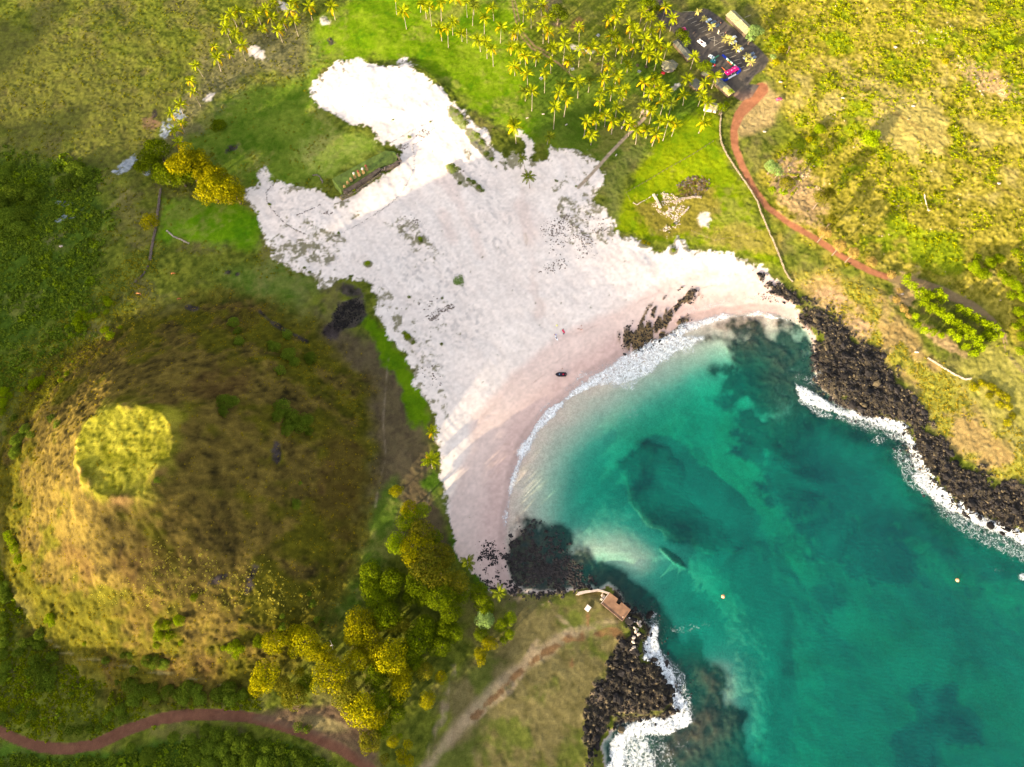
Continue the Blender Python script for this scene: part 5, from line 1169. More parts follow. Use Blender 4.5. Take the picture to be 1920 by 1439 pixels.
bush(1262, 423, 5, 3, 'bright green bush in the middle of the ruins', None)

# wire fences: posts and wires
FW = mat('fence_wire', (0.10, 0.08, 0.05), 0.7, 0.1); FP = mat('fence_post', (0.16, 0.12, 0.07), 0.9, 0.2)
def fence(label, pts, step=3.0, h=1.2):
    A = along(pts, step); q = A[0]
    root = empty('wire_fence', label, 'fence', (q[0], q[1], ground_z(q[0], q[1])))
    o0 = root.location
    w_ = MB(); pm = None; prev = None
    for x, y, a in A:
        p = Vector((x, y, ground_z(x, y))) - o0
        if pm is None:
            b = MB(); b.box((0, 0, h / 2), (0.16, 0.16, h)); po = b.build('post', FP, root); pm = po.data; po.location = p
        else:
            po = bpy.data.objects.new('post', pm); COL.objects.link(po); po.parent = root; po.location = p
        if prev is not None:
            for z in (0.4, 0.75, 1.1): w_.tube([prev + Vector((0, 0, z)), p + Vector((0, 0, z))], 0.025, 4)
        prev = p
    w_.build('wire', FW, root)
fence('wire fence slanting across the sunny lawn up to the wall', [(1174,362),(1250,318),(1300,290),(1344,262)])
fence('short wire fence from the lawn corner down to the ruins', [(1174,362),(1181,376),(1188,390)])
fence('wire fence along the lower sunny turf under the ruins', [(1296,434),(1340,452),(1400,440),(1440,430)], 4)

# ---------------------------------------------------------------- statue platform
def world_poly(pp, z): return [at_z(p[0], p[1], z) for p in pp]
g0 = on(690, 330)
pz = g0.z
root = empty('statue_platform', 'long raised grassy stone platform carrying the row of statues', 'platform', (g0.x, g0.y, pz))
def rel(pp, z): return [(x - g0.x, y - g0.y) for x, y in world_poly(pp, z)]
turf = mat('platform_turf', (0.085, 0.12, 0.018), 0.95, 0.5, 0.35, bump=0.4); rub = mat('dark_rubble', (0.075, 0.055, 0.042), 0.95, 0.6, 0.5, bump=0.6); dry_turf = mat('dry_turf', (0.15, 0.125, 0.05), 0.95, 0.5, 0.4, bump=0.4)
b = MB(); b.prism(rel([(621,334),(690,296),(722,279),(740,280),(750,292),(748,305),(735,314),(716,322),(700,330),(672,352),(640,366),(628,352)], pz + .2), -1.5, 1.1, rel([(624,335),(690,299),(722,283),(738,285),(745,294),(743,303),(728,309),(712,312),(692,324),(668,340),(640,357),(632,348)], pz + 1.1))
b.build('turf_bank', turf, root)
b = MB(); b.prism(rel([(640,357),(668,341),(692,325),(712,312),(716,318),(700,334),(676,350),(650,364)], pz + 1), -1.0, 1.95, rel([(643,357),(668,342.5),(692,326.5),(711,314),(714,318),(698,331),(674,347),(650,361)], pz + 2)); b.build('stone_terrace', rub, root)
b = MB(); b.prism(rel([(650,362),(676,348),(700,332),(716,322),(718,327),(700,339),(676,354),(660,366),(640,376),(634,370)], pz), -1.5, 0.75, rel([(652,363),(676,350),(700,334),(714,324),(716,327),(700,337),(676,352),(660,364),(642,373),(637,369)], pz + .7)); b.build('paved_ramp', dry_turf, root)
b = MB(); b.prism(rel([(716,314),(735,306),(746,298),(752,302),(750,308),(740,314),(722,322)], pz), -1.5, 1.4, rel([(718,314),(735,308),(745,301),(748,303),(746,307),(738,312),(722,319)], pz + 1.3)); b.build('rubble_end', rub, root)
RS = rock_mesh(3, 1); rr = random.Random(5); A = []
for (ax, ay, bx, by) in ((640, 374, 676, 354), (676, 354, 716, 326), (645, 361, 700, 331), (700, 331, 716, 318), (716, 320, 750, 304), (640, 367, 690, 338), (745, 291, 752, 304)):
    for k in range(34):
        t_ = k / 33; x, y = at_z(ax + (bx - ax) * t_ + rr.uniform(-1.5, 1.5), ay + (by - ay) * t_ + rr.uniform(-1.5, 1.5), pz + 0.6)
        A.append((x - g0.x, y - g0.y, rr.uniform(.3, 1.6), rr.uniform(.25, .6), rr.uniform(0, 6), .8))
so = scatter('edge_stones', None, RM, A, M['greystone'], 'stuff', None); so.parent = root
if 'category' in so: del so['category']
def statue(px, py, h, hat, label, weath):
    g = at_z(px, py, pz + 1.9); root = empty('stone_statue', label, 'statue', (g[0], g[1], pz + 1.9), R(-60), 'row of statues on the platform')
    m_ = weath
    b = MB(); b.box((0, 0, h * .3), (1.0, 1.5, h * .6), 0, .82); b.build('torso', m_, root)
    b = MB(); b.box((0.08, 0, h * .78), (0.95, 0.95, h * .40), 0, .85); b.build('head', m_, root)
    b = MB(); b.box((0.58, 0, h * .76), (0.30, 0.24, h * .18), 0, .5); b.build('nose', m_, root)
    b = MB(); b.box((0.5, 0, h * .88), (0.25, 0.85, h * .05)); b.build('brow', m_, root)
    for s_ in (-1, 1):
        b = MB(); b.box((0, s_ * .52, h * .74), (0.3, 0.14, h * .26)); b.build('ear', m_, root)
        b = MB(); b.tube([(0.1, s_ * .68, h * .52), (0.25, s_ * .78, h * .25), (0.48, s_ * .35, h * .08)], [.2, .18, .12], 6); b.build('arm', m_, root)
    if hat:
        b = MB(); b.tube([(0, 0, h * .97), (0, 0, h * .97 + .25), (0, 0, h * .97 + .8), (0, 0, h * .97 + .95)], [.66, .72, .68, .38], 12); b.build('topknot', hat, root)
ms1 = mat('tan_tuff', (0.36, 0.22, 0.085), 0.95, 0.3, 1.5, bump=.3); ms2 = mat('red_scoria', (0.20, 0.05, 0.03), 0.95, 0.3, 2); ms3 = mat('lichened_scoria', (0.5, 0.42, 0.38), 0.95, 0.4, 2)
for (a_, b_, h, hat, lb) in ((646, 351, 1.6, None, 'stub of a broken pale statue at the left end of the row'), (652.5, 345, 2.4, None, 'headless looking low yellowish statue second from the left'), (659, 340, 3.2, None, 'yellowish statue without topknot third from the left'),
                             (666, 334, 4.0, ms3, 'statue with a pale topknot fourth from the left'), (674, 330, 4.0, ms2, 'statue with a dark red topknot between the two pale topped ones'), (682, 325.5, 4.0, ms3, 'statue with a small white topped knot second from the right'), (688.5, 320, 4.0, ms2, 'statue with a red topknot at the right end of the row')):
    statue(a_, b_, h, hat, lb, ms1)
bush(665, 360, 7, 3, 'green bush against the foot of the statue platform', None, h=1.0)

# ---------------------------------------------------------------- concrete platform and jetty wall on the point
rust = mat('rusty_concrete', (0.21, 0.11, 0.062), 0.85, 0.3, 0.35, bump=.2); conc = mat('pale_concrete', (0.42, 0.33, 0.28), 0.85, 0.2, 0.6); darkc = mat('dark_concrete', (0.07, 0.055, 0.05), 0.9, 0.3, 0.6)
PZ = 3.4
pp = [(1126.7,1131.6),(1142.3,1110.7),(1159,1123.2),(1155.3,1130),(1161,1134.7),(1165.2,1129.5),(1182.9,1143.5),(1167.3,1165.4)]
o_ = at_z(1150, 1137, PZ)
root = empty('landing_platform', 'rust brown concrete landing platform with a square notch on the point', 'platform', (o_[0], o_[1], 0))
q = [(x - o_[0], y - o_[1]) for x, y in world_poly(pp, PZ)][::-1]
b = MB(); b.prism(q, -3.0, PZ - .35); b.build('base', darkc, root)
cen = (sum(p[0] for p in q) / 8, sum(p[1] for p in q) / 8)
b = MB(); b.prism(q, PZ - .35, PZ); b.build('deck', rust, root)
def strip(name, a, b_, w, h, m_, par, z0):
    bb = MB(); a = Vector(a); b_ = Vector(b_); d = b_ - a; bb.box(((a.x + b_.x) / 2, (a.y + b_.y) / 2, z0 + h / 2), (d.length, w, h), math.atan2(d.y, d.x)); return bb.build(name, m_, par)
strip('kerb', [q[7][0] * .97, q[7][1] * .97], [q[6][0] * .97, q[6][1] * .97], .3, .2, conc, root, PZ)
strip('kerb', [q[0][0] * .97, q[0][1] * .97], [q[7][0] * .97, q[7][1] * .97], .3, .2, rust, root, PZ)
b = MB(); b.tube([(0, 0, 0), (0, 0, .6), (0, 0, .7)], [.22, .26, .18], 8); bo = b.build('bollard', conc, root); bx = at_z(1168, 1157, PZ); bo.location = (bx[0] - o_[0], bx[1] - o_[1], PZ)
jw = [(1080,1115.5),(1085,1110),(1098,1107.5),(1110,1107),(1121,1104.5),(1131,1107.5),(1143,1111.5)]
jwi = [(1141,1114.5),(1130,1110.5),(1121,1108.5),(1110,1110.5),(1098,1112.5),(1086,1116)]
o_ = at_z(1110, 1108, 2.6)
w_ = [(x - o_[0], y - o_[1]) for x, y in world_poly(jw + jwi, 2.6)][::-1]
b = MB(); b.prism(w_, -3, 2.6); o = b.build('jetty_wall', conc, None); o.location = (o_[0], o_[1], 0); tag(o, 'thin pale curved jetty wall joining the headland to the concrete platform', 'wall')
g = on(1102, 1141); b = MB(); b.box((0, 0, 0.2), (2.3, 2.7, .5), R(-38)); o = b.build('concrete_slab', mat('pink_concrete', (0.62, 0.5, 0.46), .8, .08), None); o.location = (g.x, g.y, g.z + .15); tag(o, 'small pale pink square slab on the turf beside the concrete platform', 'slab')
g = on(1184, 1163); b = MB(); b.prism([(-1.6, 1.0), (-1.2, 1.3), (1.3, -.3), (1.7, -1.1), (.9, -1.0)], 0, 1.2); o = b.build('concrete_block', mat('grey_concrete', (0.16, .15, .17), .8, .2), None); o.location = g; tag(o, 'dark grey fallen concrete block at the lower corner of the platform', 'block')
for x, y, r_ in ((1129,1116,.9),(1131,1121,.8),(1128,1124,.8),(1133,1119,.7),(1193,1165,1.0),(1197,1170,1.1),(1200,1174,.9),(1190,1178,.9),(1192,1184,1.1),(1197,1190,1.3),(1188,1196,1.0),(1187,1204,1.0),(1188,1215,1.2),(1184,1220,1.2),(1194,1181,.9),(1200,1166,.7)):
    g = on(x, y); o = bpy.data.objects.new('boulder', RMESH['rocktan', int(x) % 6].copy()); o.data.materials[0] = M['stone']; COL.objects.link(o); o.location = (g.x, g.y, max(g.z, .5) + .5); o.scale = (r_, r_ * .8, r_ * .8); o.rotation_euler = (0, 0, x)
    tag(o, 'pale sunlit boulder between jetty wall and platform' if x < 1140 else 'pale sunlit boulder below the concrete platform', 'boulder', 'pale boulders by the platform')

# ---------------------------------------------------------------- buildings round the car park
thatch = mat('thatch', (0.26, 0.225, 0.12), 0.95, 0.4, 1.2, bump=.5); greyroof = mat('grey_roof', (0.13, 0.125, 0.10), 0.9, 0.2, 1.0, bump=.2); yroof = mat('corrugated_yellow', (0.42, 0.34, 0.13), 0.7, 0.2, 1.5); wallm = mat('cream_wall', (0.55, 0.45, 0.38), 0.85, 0.1)
wood = mat('dark_wood', (0.08, 0.055, 0.035), 0.9, 0.3)
def gable(name, label, c, L_, W_, rz, roofm, h=2.6, rise=1.2, cat='building', sheets=0, wm=None, open_=False):
    g = on(*c); root = empty(name, label, cat, (g.x, g.y, g.z), rz)
    wm = wm or wood
    if open_:
        for sx_ in np.linspace(-L_ / 2 + .4, L_ / 2 - .4, 5):
            for sy_ in (-1, 1):
                b = MB(); b.box((sx_, sy_ * (W_ / 2 - .5), h / 2), (.22, .22, h)); b.build('post', wood, root)
        b = MB(); b.box((0, 0, .1), (L_ - .4, W_ - .4, .2)); b.build('floor_slab', conc, root)
    else:
        b = MB(); b.box((0, 0, h / 2 - .1), (L_ - .9, W_ - .9, h)); b.build('wall', wm, root)
        b = MB(); b.box((L_ * .2, -W_ / 2 + .43, 1.0), (.9, .08, 2.0)); b.build('door', wood, root)
    for s_ in (-1, 1):
        if not sheets:
            b = MB(); b.add([(-L_ / 2, 0, h + rise), (L_ / 2, 0, h + rise), (L_ / 2, s_ * W_ / 2, h), (-L_ / 2, s_ * W_ / 2, h), (-L_ / 2, 0, h + rise - .16), (L_ / 2, 0, h + rise - .16), (L_ / 2, s_ * W_ / 2, h - .16), (-L_ / 2, s_ * W_ / 2, h - .16)],
                          [(0, 1, 2, 3), (7, 6, 5, 4), (3, 2, 6, 7), (0, 3, 7, 4), (1, 5, 6, 2)]); b.build('roof_slope', roofm, root)
        else:
            for k in range(sheets):
                x0 = -L_ / 2 + L_ * k / sheets; x1 = x0 + L_ / sheets - .07; dz = .05 * (k % 2)
                b = MB(); b.add([(x0, s_ * .04, h + rise + dz), (x1, s_ * .04, h + rise + dz), (x1, s_ * W_ / 2, h + dz), (x0, s_ * W_ / 2, h + dz), (x0, s_ * .04, h + rise - .1), (x1, s_ * .04, h + rise - .1), (x1, s_ * W_ / 2, h - .1), (x0, s_ * W_ / 2, h - .1)],
                              [(0, 1, 2, 3), (7, 6, 5, 4), (3, 2, 6, 7), (0, 3, 7, 4), (1, 5, 6, 2)]); b.build('roof_panel', roofm if not isinstance(roofm, list) else roofm[0 if k < sheets * .45 else 1], root)
    b = MB(); b.tube([(-L_ / 2, 0, h + rise + .05), (L_ / 2, 0, h + rise + .05)], .14, 6); b.build('ridge_cap', roofm if not isinstance(roofm, list) else roofm[0], root)
    return root
def length(a, b):
    A_, B_ = on(*a), on(*b); return (B_ - A_).length, math.atan2(B_.y - A_.y, B_.x - A_.x)
l_, a_ = length((1366, 29), (1402, 63))
r1 = gable('thatched_hall', 'long thatched hall at the upper right edge of the car park', (1385, 49), l_ * 1.06, 7.4, a_, thatch, 2.8, 1.5, sheets=9)
b = MB(); b.box((0.5, 0.6, 4.5), (1.2, 1.0, 1.0)); b.build('vent_box', greyroof, r1)
l_, a_ = length((1265, 81), (1291, 112))
gable('kiosk_row', 'long narrow grey roof on the grove side of the car park', (1280, 99), l_ * 1.1, 5.0, a_, greyroof, 2.6, .6, sheets=7)
l_, a_ = length((1341, 156), (1367, 180))
gable('market_shed', 'long shed roof, half grey half yellow corrugated, below the blue barrier', (1356, 169), l_ * 1.12, 5.2, a_, [greyroof, yroof], 2.6, .8, sheets=8)
l_, a_ = length((1314, 137), (1332, 150)); gable('kiosk', 'small brown grey roof between the dark tree and the shed', (1322, 145), 6, 4.2, a_, greyroof, 2.5, .5)
gable('kiosk', 'square grey roof in the shade between the palms and the shed', (1304, 163), 7, 6.5, a_, greyroof, 2.5, .7)
gable('small_house', 'small house with sunlit roof and pink white walls near the lime tree', (1331, 205), 8.5, 5.6, R(-12), thatch, 2.7, 1.0, 'house', wm=wallm)
gable('white_kiosk', 'small pale kiosk roof among the palms at the path start', (1208, 213), 4.5, 4, R(-20), conc, 2.2, .4)
# hexagonal pavilion
g = on(1254, 128); root = empty('pavilion', 'grey brown six-sided thatched pavilion among the palms', 'pavilion', g, R(8))
hx = [(5.6 * math.cos(k * math.pi / 3) * 1.0, 4.6 * math.sin(k * math.pi / 3)) for k in range(6)]
for k in range(6):
    p, q_ = hx[k], hx[(k + 1) % 6]
    b = MB(); b.add([(0, 0, 4.6), (*p, 2.6), (*q_, 2.6), (0, 0, 4.4), (*p, 2.4), (*q_, 2.4)], [(0, 1, 2), (5, 4, 3), (1, 4, 5, 2)]); b.build('roof_slope', mat('pav_thatch', (0.17, 0.155, 0.105), .95, .3, 1, bump=.4) if k == 0 else bpy.data.materials['pav_thatch'], root)
    b = MB(); b.box((p[0] * .85, p[1] * .85, 1.3), (.25, .25, 2.6)); b.build('post', wood, root)
    b = MB(); b.tube([(0, 0, 4.66), (*p, 2.66)], .1, 5); b.build('hip_rib', thatch, root)
b = MB(); b.prism([(x * .8, y * .8) for x, y in hx], -.3, .15); b.build('floor_slab', conc, root)
def awning(c, col, label, rz=0.5, s_=(2.4, 2.0)):
    g = on(*c); root = empty('awning', label, 'awning', g, rz)
    b = MB(); b.box((0, 0, 2.1), (*s_, .08)); b.build('canopy', mat('awning_cloth', col, .8, .1), root)
    for x in (-1, 1):
        for y in (-1, 1):
            b = MB(); b.box((x * s_[0] * .45, y * s_[1] * .45, 1.05), (.07, .07, 2.1)); b.build('leg', wood, root)
awning((1242, 142), (0.45, 0.02, 0.03), 'small red awning beside the grey pavilion', R(-25))

# ---------------------------------------------------------------- car park: lines, tents, barrier, cars
g6 = ZOBJ[6]; white = mat('road_paint', (0.42, 0.36, 0.28), .8, .25, 3)
def painted(a, b_, w=.2):
    A_, B_ = on(*a), on(*b_); d = B_ - A_; n = 5; V = []; F = []
    nx, ny = -d.y / d.length * w / 2, d.x / d.length * w / 2
    for k in range(n + 1):
        p = A_.lerp(B_, k / n)
        for s_ in (1, -1):
            x, y = p.x + s_ * nx, p.y + s_ * ny; V.append((x, y, ground_z(x, y) + .06))
    for k in range(n): F.append((2 * k, 2 * k + 1, 2 * k + 3, 2 * k + 2))
    o = MB().add(V, F).build('painted_line', white, g6)
for l in ((525,325,615,290),(575,385,665,345),(635,430,720,390),(695,480,785,440),(750,530,840,490),(805,580,900,545),(1020,790,1120,755),(1080,850,1190,810),(1130,890,1250,860),(1200,950,1310,910),(1260,1005,1370,970),(1320,1055,1400,1030),(1380,1110,1450,1090),(1430,1165,1530,1130),
          (850,640,960,600),(850,640,1010,680),(960,600,950,755),(950,755,1090,670),(1010,565,1105,535),(1105,535,1100,590),(1010,565,1090,590),(430,190,600,195),(1450,290,1550,250)):
    painted(cp(*l[:2]), cp(*l[2:]))
for y_ in range(4):
    pass
tire = mat('tyre', (0.02, 0.02, 0.02), .9, .1); glass = mat('car_glass', (0.05, 0.10, 0.16), .08, .05, spec=.8); chrome = mat('lamp_glass', (.7, .7, .65), .2, .05); redl = mat('tail_lamp', (.4, .01, .01), .3, .05)
def car(c, rz, col, label, L_=4.3, W_=1.8, H_=1.5, kind='car', group='cars in the car park'):
    g = on(*c); m_ = mat('car_paint', col, .3, .04, spec=.6)
    root = empty('pickup_truck' if kind == 'pickup' else ('van' if kind == 'van' else 'parked_car'), label, 'truck' if kind == 'pickup' else 'car', (g.x, g.y, g.z + .05), rz, group)
    n = lambda x: x * L_ / 2
    if kind == 'pickup':
        b = MB(); b.prism([(n(-1), -W_/2), (n(.92), -W_/2), (n(1), -W_/2 + .3), (n(1), W_/2 - .3), (n(.92), W_/2), (n(-1), W_/2)], .35, .85); b.build('chassis', m_, root)
        b = MB(); b.box((n(.55), 0, 1.35), (L_ * .24, W_ * .95, 1.0), 0, .88); b.build('cab', m_, root)
        b = MB(); b.box((n(.80), 0, 1.4), (.12, W_ * .82, .55)); b.build('windscreen', glass, root)
        b = MB(); b.box((n(-.35), 0, .92), (L_ * .60, W_ * .92, .1)); b.build('cargo_bed', mat('cargo', (.25, .12, .10), .8, .3), root)
        for s_ in (-1, 1): b = MB(); b.box((n(-.35), s_ * W_ * .48, 1.05), (L_ * .62, .08, .4)); b.build('side_board', m_, root)
        b = MB(); b.box((n(-.6), .1, 1.2), (1.1, .9, .5)); b.build('crate', m_, root)
    else:
        prof_ = [(-1, .35), (-1, .8), (-.93, .92), (.42, .95), (.93, .82), (1, .6), (1, .35)]
        V = [(n(x), s_ * W_ / 2 * (.94 if abs(x) > .9 else 1), z) for s_ in (-1, 1) for x, z in prof_]; k_ = len(prof_)
        F = [tuple(range(k_)), tuple(range(2 * k_ - 1, k_ - 1, -1))] + [(k, k + k_, (k + 1) % k_ + k_, (k + 1) % k_) for k in range(k_)]
        MB().add(V, F).build('body', m_, root)
        x0, x1 = (-.88, .42) if kind == 'car' else (-.95, .6)
        zt = H_
        V = [(n(x), s_ * W_ / 2 * f, z) for s_ in (-1, 1) for x, z, f in ((x0, .9, .93), (x0 + .14, zt - .06, .78), (x1 - .30, zt - .06, .78), (x1, .92, .93))]
        MB().add(V, [(0, 1, 2, 3), (7, 6, 5, 4), (0, 4, 5, 1), (2, 6, 7, 3), (1, 5, 6, 2)]).build('window_band', glass, root)
        b = MB(); b.box((n((x0 + x1) / 2 - .08), 0, zt - .03), (L_ / 2 * (x1 - x0 - .44), W_ * .76, .07)); b.build('roof', m_, root)
    for sx_ in (-.62, .62):
        for s_ in (-1, 1):
            b = MB(); b.tube([(n(sx_), s_ * (W_ / 2 - .2), .34), (n(sx_), s_ * (W_ / 2 + .01), .34)], .34, 10); w_ = b.build('wheel', tire, root)
            b = MB(); b.tube([(n(sx_), s_ * (W_ / 2 + .005), .34), (n(sx_), s_ * (W_ / 2 + .03), .34)], .18, 8); b.build('rim', chrome, w_)
    for s_ in (-1, 1):
        b = MB(); b.box((n(.99), s_ * W_ * .36, .66), (.08, .3, .15)); b.build('headlight', chrome, root)
        b = MB(); b.box((n(-1.0), s_ * W_ * .38, .7), (.06, .24, .18)); b.build('tail_light', redl, root)
        if kind != 'pickup': b = MB(); b.box((n(.28), s_ * (W_ / 2 + .1), .98), (.16, .2, .12)); b.build('mirror', m_, root)
    return root
car(cp(745, 722), R(-50), (.78, .76, .74), 'white flatbed truck standing in the middle of the car park', 6.4, 2.1, kind='pickup')
car(cp(905, 950), R(-32), (.72, .75, .76), 'white car beside the teal tent', 4.4)
car(cp(860, 350), R(38), (.55, .62, .72), 'silver car with blue glass at the top of the parked row')
car(cp(935, 385), R(38), (.03, .04, .07), 'dark car next to the silver one at the top of the row')
car(cp(995, 440), R(38), (.035, .04, .06), 'black car below a pale palm in the upper parked row')
car(cp(1262, 632), R(32), (.75, .76, .78), 'white car right of the two pale palms')
car(cp(1268, 710), R(32), (.78, .78, .8), 'white car with dark roof rack third in the lower parked row')
car(cp(1378, 828), R(40), (.62, .70, .80), 'white and blue car half under a palm strip')
car(cp(1560, 905), R(40), (.10, .13, .2), 'dark blue car behind the right palms of the strip')
car(cp(1465, 945), R(40), (.45, .52, .6), 'grey blue car under the lower palms of the strip')
car(cp(1590, 965), R(40), (.12, .15, .22), 'dark car at the lower right of the parked row')
car((1460, 188), R(18), (.55, .04, .12), 'lone red car parked on the dirt clearing right of the road', 3.9, group=None)
def tent(c, rz, col, label, s_=3.2, group=None):
    g = on(*c); root = empty('canopy_tent', label, 'tent', g, rz, group); m_ = mat('tent_cloth', col, .7, .08)
    h = 2.3; a_ = s_ / 2
    b = MB(); b.add([(-a_, -a_, h), (a_, -a_, h), (a_, a_, h), (-a_, a_, h), (0, 0, h + .9)], [(0, 1, 4), (1, 2, 4), (2, 3, 4), (3, 0, 4), (3, 2, 1, 0)]); b.build('canopy', m_, root)
    for k, (x, y, w, d) in enumerate(((0, -a_, s_, .04), (0, a_, s_, .04), (-a_, 0, .04, s_), (a_, 0, .04, s_))):
        b = MB(); b.box((x, y, h - .14), (w, d, .28)); b.build('valance', m_, root)
    for x in (-1, 1):
        for y in (-1, 1): b = MB(); b.box((x * a_ * .96, y * a_ * .96, h / 2), (.06, .06, h)); b.build('leg', chrome, root)
    wm_ = mat('white_print', (.85, .8, .82), .7, .02)
    for x, y in ((-.48 * a_, -.05 * a_), (.48 * a_, .05 * a_)):      # white marks printed on the cloth
        z = h + .9 * (1 - max(abs(x), abs(y)) / a_) + .03
        b = MB(); b.add([(x + .28 * math.cos(k * .785) , y + .28 * math.sin(k * .785), h + .9 * (1 - (abs(x + .28 * math.cos(k * .785))) / a_) + .04) for k in range(8)], [tuple(range(8))]); b.build('printed_mark', wm_, root)
mg = (0.62, 0.003, 0.16)
tent(cp(445, 518), R(20), mg, 'lone small magenta tent at the upper side of the car park', 2.3)
tent(cp(1165, 1232), R(30), mg, 'magenta tent at the left of the three in the blue barrier', 3.5, 'magenta tents in the blue barrier')
tent(cp(1232, 1196), R(30), mg, 'magenta tent in the middle of the three in the blue barrier', 3.2, 'magenta tents in the blue barrier')
tent(cp(1283, 1165), R(30), mg, 'magenta tent at the right corner of the blue barrier', 3.5, 'magenta tents in the blue barrier')
tent(cp(918, 1042), R(-20), (0.01, 0.16, 0.18), 'teal tent beside the dark tree and the white car', 3.2)
def bar(pts, col, label, w=.8, h=.8, name='inflatable_barrier'):
    W = [on(*cp(*p)) for p in pts]; o0 = W[0].copy(); root = empty(name, label, 'barrier', o0); m_ = mat('barrier_cloth', col, .5, .1)
    for a, b_ in zip(W, W[1:]):
        a = a - o0; b_ = b_ - o0; d = b_ - a; bb = MB(); bb.box(((a.x + b_.x) / 2, (a.y + b_.y) / 2, (a.z + b_.z) / 2 + h / 2), (d.length, w, h), math.atan2(d.y, d.x), .85); bb.build('segment', m_, root)
blue = (0.005, 0.03, 0.36)
bar([(1080,905),(1150,962)], blue, 'short blue barrier at the top corner of the event pen', 1.0)
bar([(1150,962),(1180,990)], (.55, .62, .58), 'white barrier piece next to the top blue one', .6); bar([(1182,992),(1210,1015)], (.05, .25, .12), 'green barrier piece along the event pen', .6); bar([(1212,1017),(1250,1048)], (.55, .62, .58), 'white barrier piece midway along the event pen', .6)
bar([(1252,1050),(1272,1066)], (.05, .25, .12), 'second green barrier piece nearer the blue corner', .6); bar([(1274,1068),(1315,1102)], (.55, .62, .58), 'white barrier piece next to the blue corner', .6)
bar([(1322,1110),(1380,1165),(1322,1212)], blue, 'blue barrier bent round the right corner of the event pen', 1.2, 1.0)
bar([(1312,1216),(1175,1300)], (.75, .75, .8), 'long white barrier along the lower edge of the event pen', .8)
bar([(1175,1302),(1112,1335),(1042,1306)], blue, 'blue barrier bent round the lower left corner of the event pen', 1.0, 1.0)
bar([(1162,1002),(1240,1064)], (.55, .12, .02), 'orange banner strip lying inside the upper side of the pen', .4, .3, 'banner'); bar([(1072,1100),(1142,1172)], (.6, .16, .03), 'orange banner strip lying in the middle of the pen', .5, .3, 'banner')
bar([(930,985),(1030,912)], (.05, .22, .10), 'green banner strip between the white car and the pen', .7, .8, 'banner'); bar([(900,1110),(955,1075)], (.6, .6, .65), 'thin white strip below the teal tent', .4, .6, 'banner')
g = on(*cp(950, 1078)); b = MB(); b.box((0, 0, .5), (.9, .7, 1.0)); b.box((0, 0, 1.05), (1.0, .8, .12)); o = b.build('cool_box', mat('red_plastic', (.5, .02, .03), .5, .05), None); o.location = g; tag(o, 'small red box beside the teal tent', 'box')
g = on(*cp(1013, 548)); b = MB(); b.box((0, 0, .9), (.5, .5, 1.8)); b.box((0, 0, 1.9), (.7, 1.6, .25)); o = b.build('sign_post', mat('cream_paint', (.7, .6, .4), .7, .05), None); o.location = g; tag(o, 'cream sign post in the planting strip', 'sign')

# street lamps, table sets, bins in the grove
grey = mat('grey_metal', (.3, .3, .32), .5, .1)
def picnic(c, rz, label, col=wood):
    g = on(*c); root = empty('picnic_table', label, 'table', g, rz, 'picnic tables in the grove')
    b = MB(); b.box((0, 0, .75), (2.2, .9, .08)); b.build('tabletop', col, root)
    for s_ in (-1, 1):
        b = MB(); b.box((0, s_ * .85, .45), (2.2, .32, .07)); b.build('bench', col, root)
        b = MB(); b.box((s_ * .8, 0, .38), (.12, 1.7, .1)); b.box((s_ * .8, 0, .55), (.12, .4, .4)); b.build('leg_frame', col, root)
tw = 'picnic table'
for k, (x, y, lb) in enumerate(((1188, 900, 'dark picnic table in the middle of the palm grove'), (1735, 915, 'dark picnic table left of the grey pavilion'), (1855, 935, 'dark picnic table nearest the grey pavilion'), (1760, 1000, 'grey picnic table below the other tables near the pavilion'),
                                (835, 965, 'pale topped picnic table under the palm by the two-track trail'), (1190, 500, 'grey white picnic table on the shaded upper lawn'), (1600, 450, 'picnic table between palms near the car park'), (405, 1095, 'lilac grey table below a palm at the left of the grove'))):
    picnic(c2(x, y), R(30 + 40 * k), lb, grey if k in (3, 4, 5, 7) else wood)
for k, (x, y, lb) in enumerate(((430, 628, 'white bench slab on the lawn left of the sandy edge palms'), (210, 683, 'grey bench slab at the far left of the shaded lawn'), (750, 775, 'pinkish white bench slab near the tip of the sand'), (1440, 1195, 'white bench slab beside the footpath'), (1515, 818, 'small white bench slab between two palms above the path'))):
    g = on(*c3(x, y)); root = empty('bench', lb, 'bench', g, R(20 * k), 'white benches on the lawn')
    b = MB(); b.box((0, 0, .45), (1.6, .6, .14)); b.build('seat', wallm, root)
    for s_ in (-1, 1): b = MB(); b.box((s_ * .55, 0, .18), (.2, .5, .4)); b.build('leg', conc, root)
for (x, y, lb) in ((1433, 248, 'white stone lying on the dirt clearing by the road'),(1712, 200, 'pale boulder in the middle of the right meadow'),(115, 463, 'pale round boulder on the scrub trail at the left'),(1690, 552, 'white stone among the shrubs by the coast road'),(1718, 661, 'white stone on the slope above the right rocks'), (1463, 155, 'pale boulder at the upper edge of the dirt clearing'), (1678, 90, 'brownish boulder in a dark hollow of the meadow'), (1872, 345, 'brown boulder with a dark shadow at the right of the meadow'),(1580, 185, 'grey boulder on the meadow beside the tracks')):
    g = on(x, y); o = bpy.data.objects.new('boulder', RMESH['rocktan', int(x) % 6].copy()); o.data.materials[0] = M['stone']; COL.objects.link(o); o.location = (g.x, g.y, g.z + .5); o.scale = (1.2, .9, .9); tag(o, lb, 'boulder')
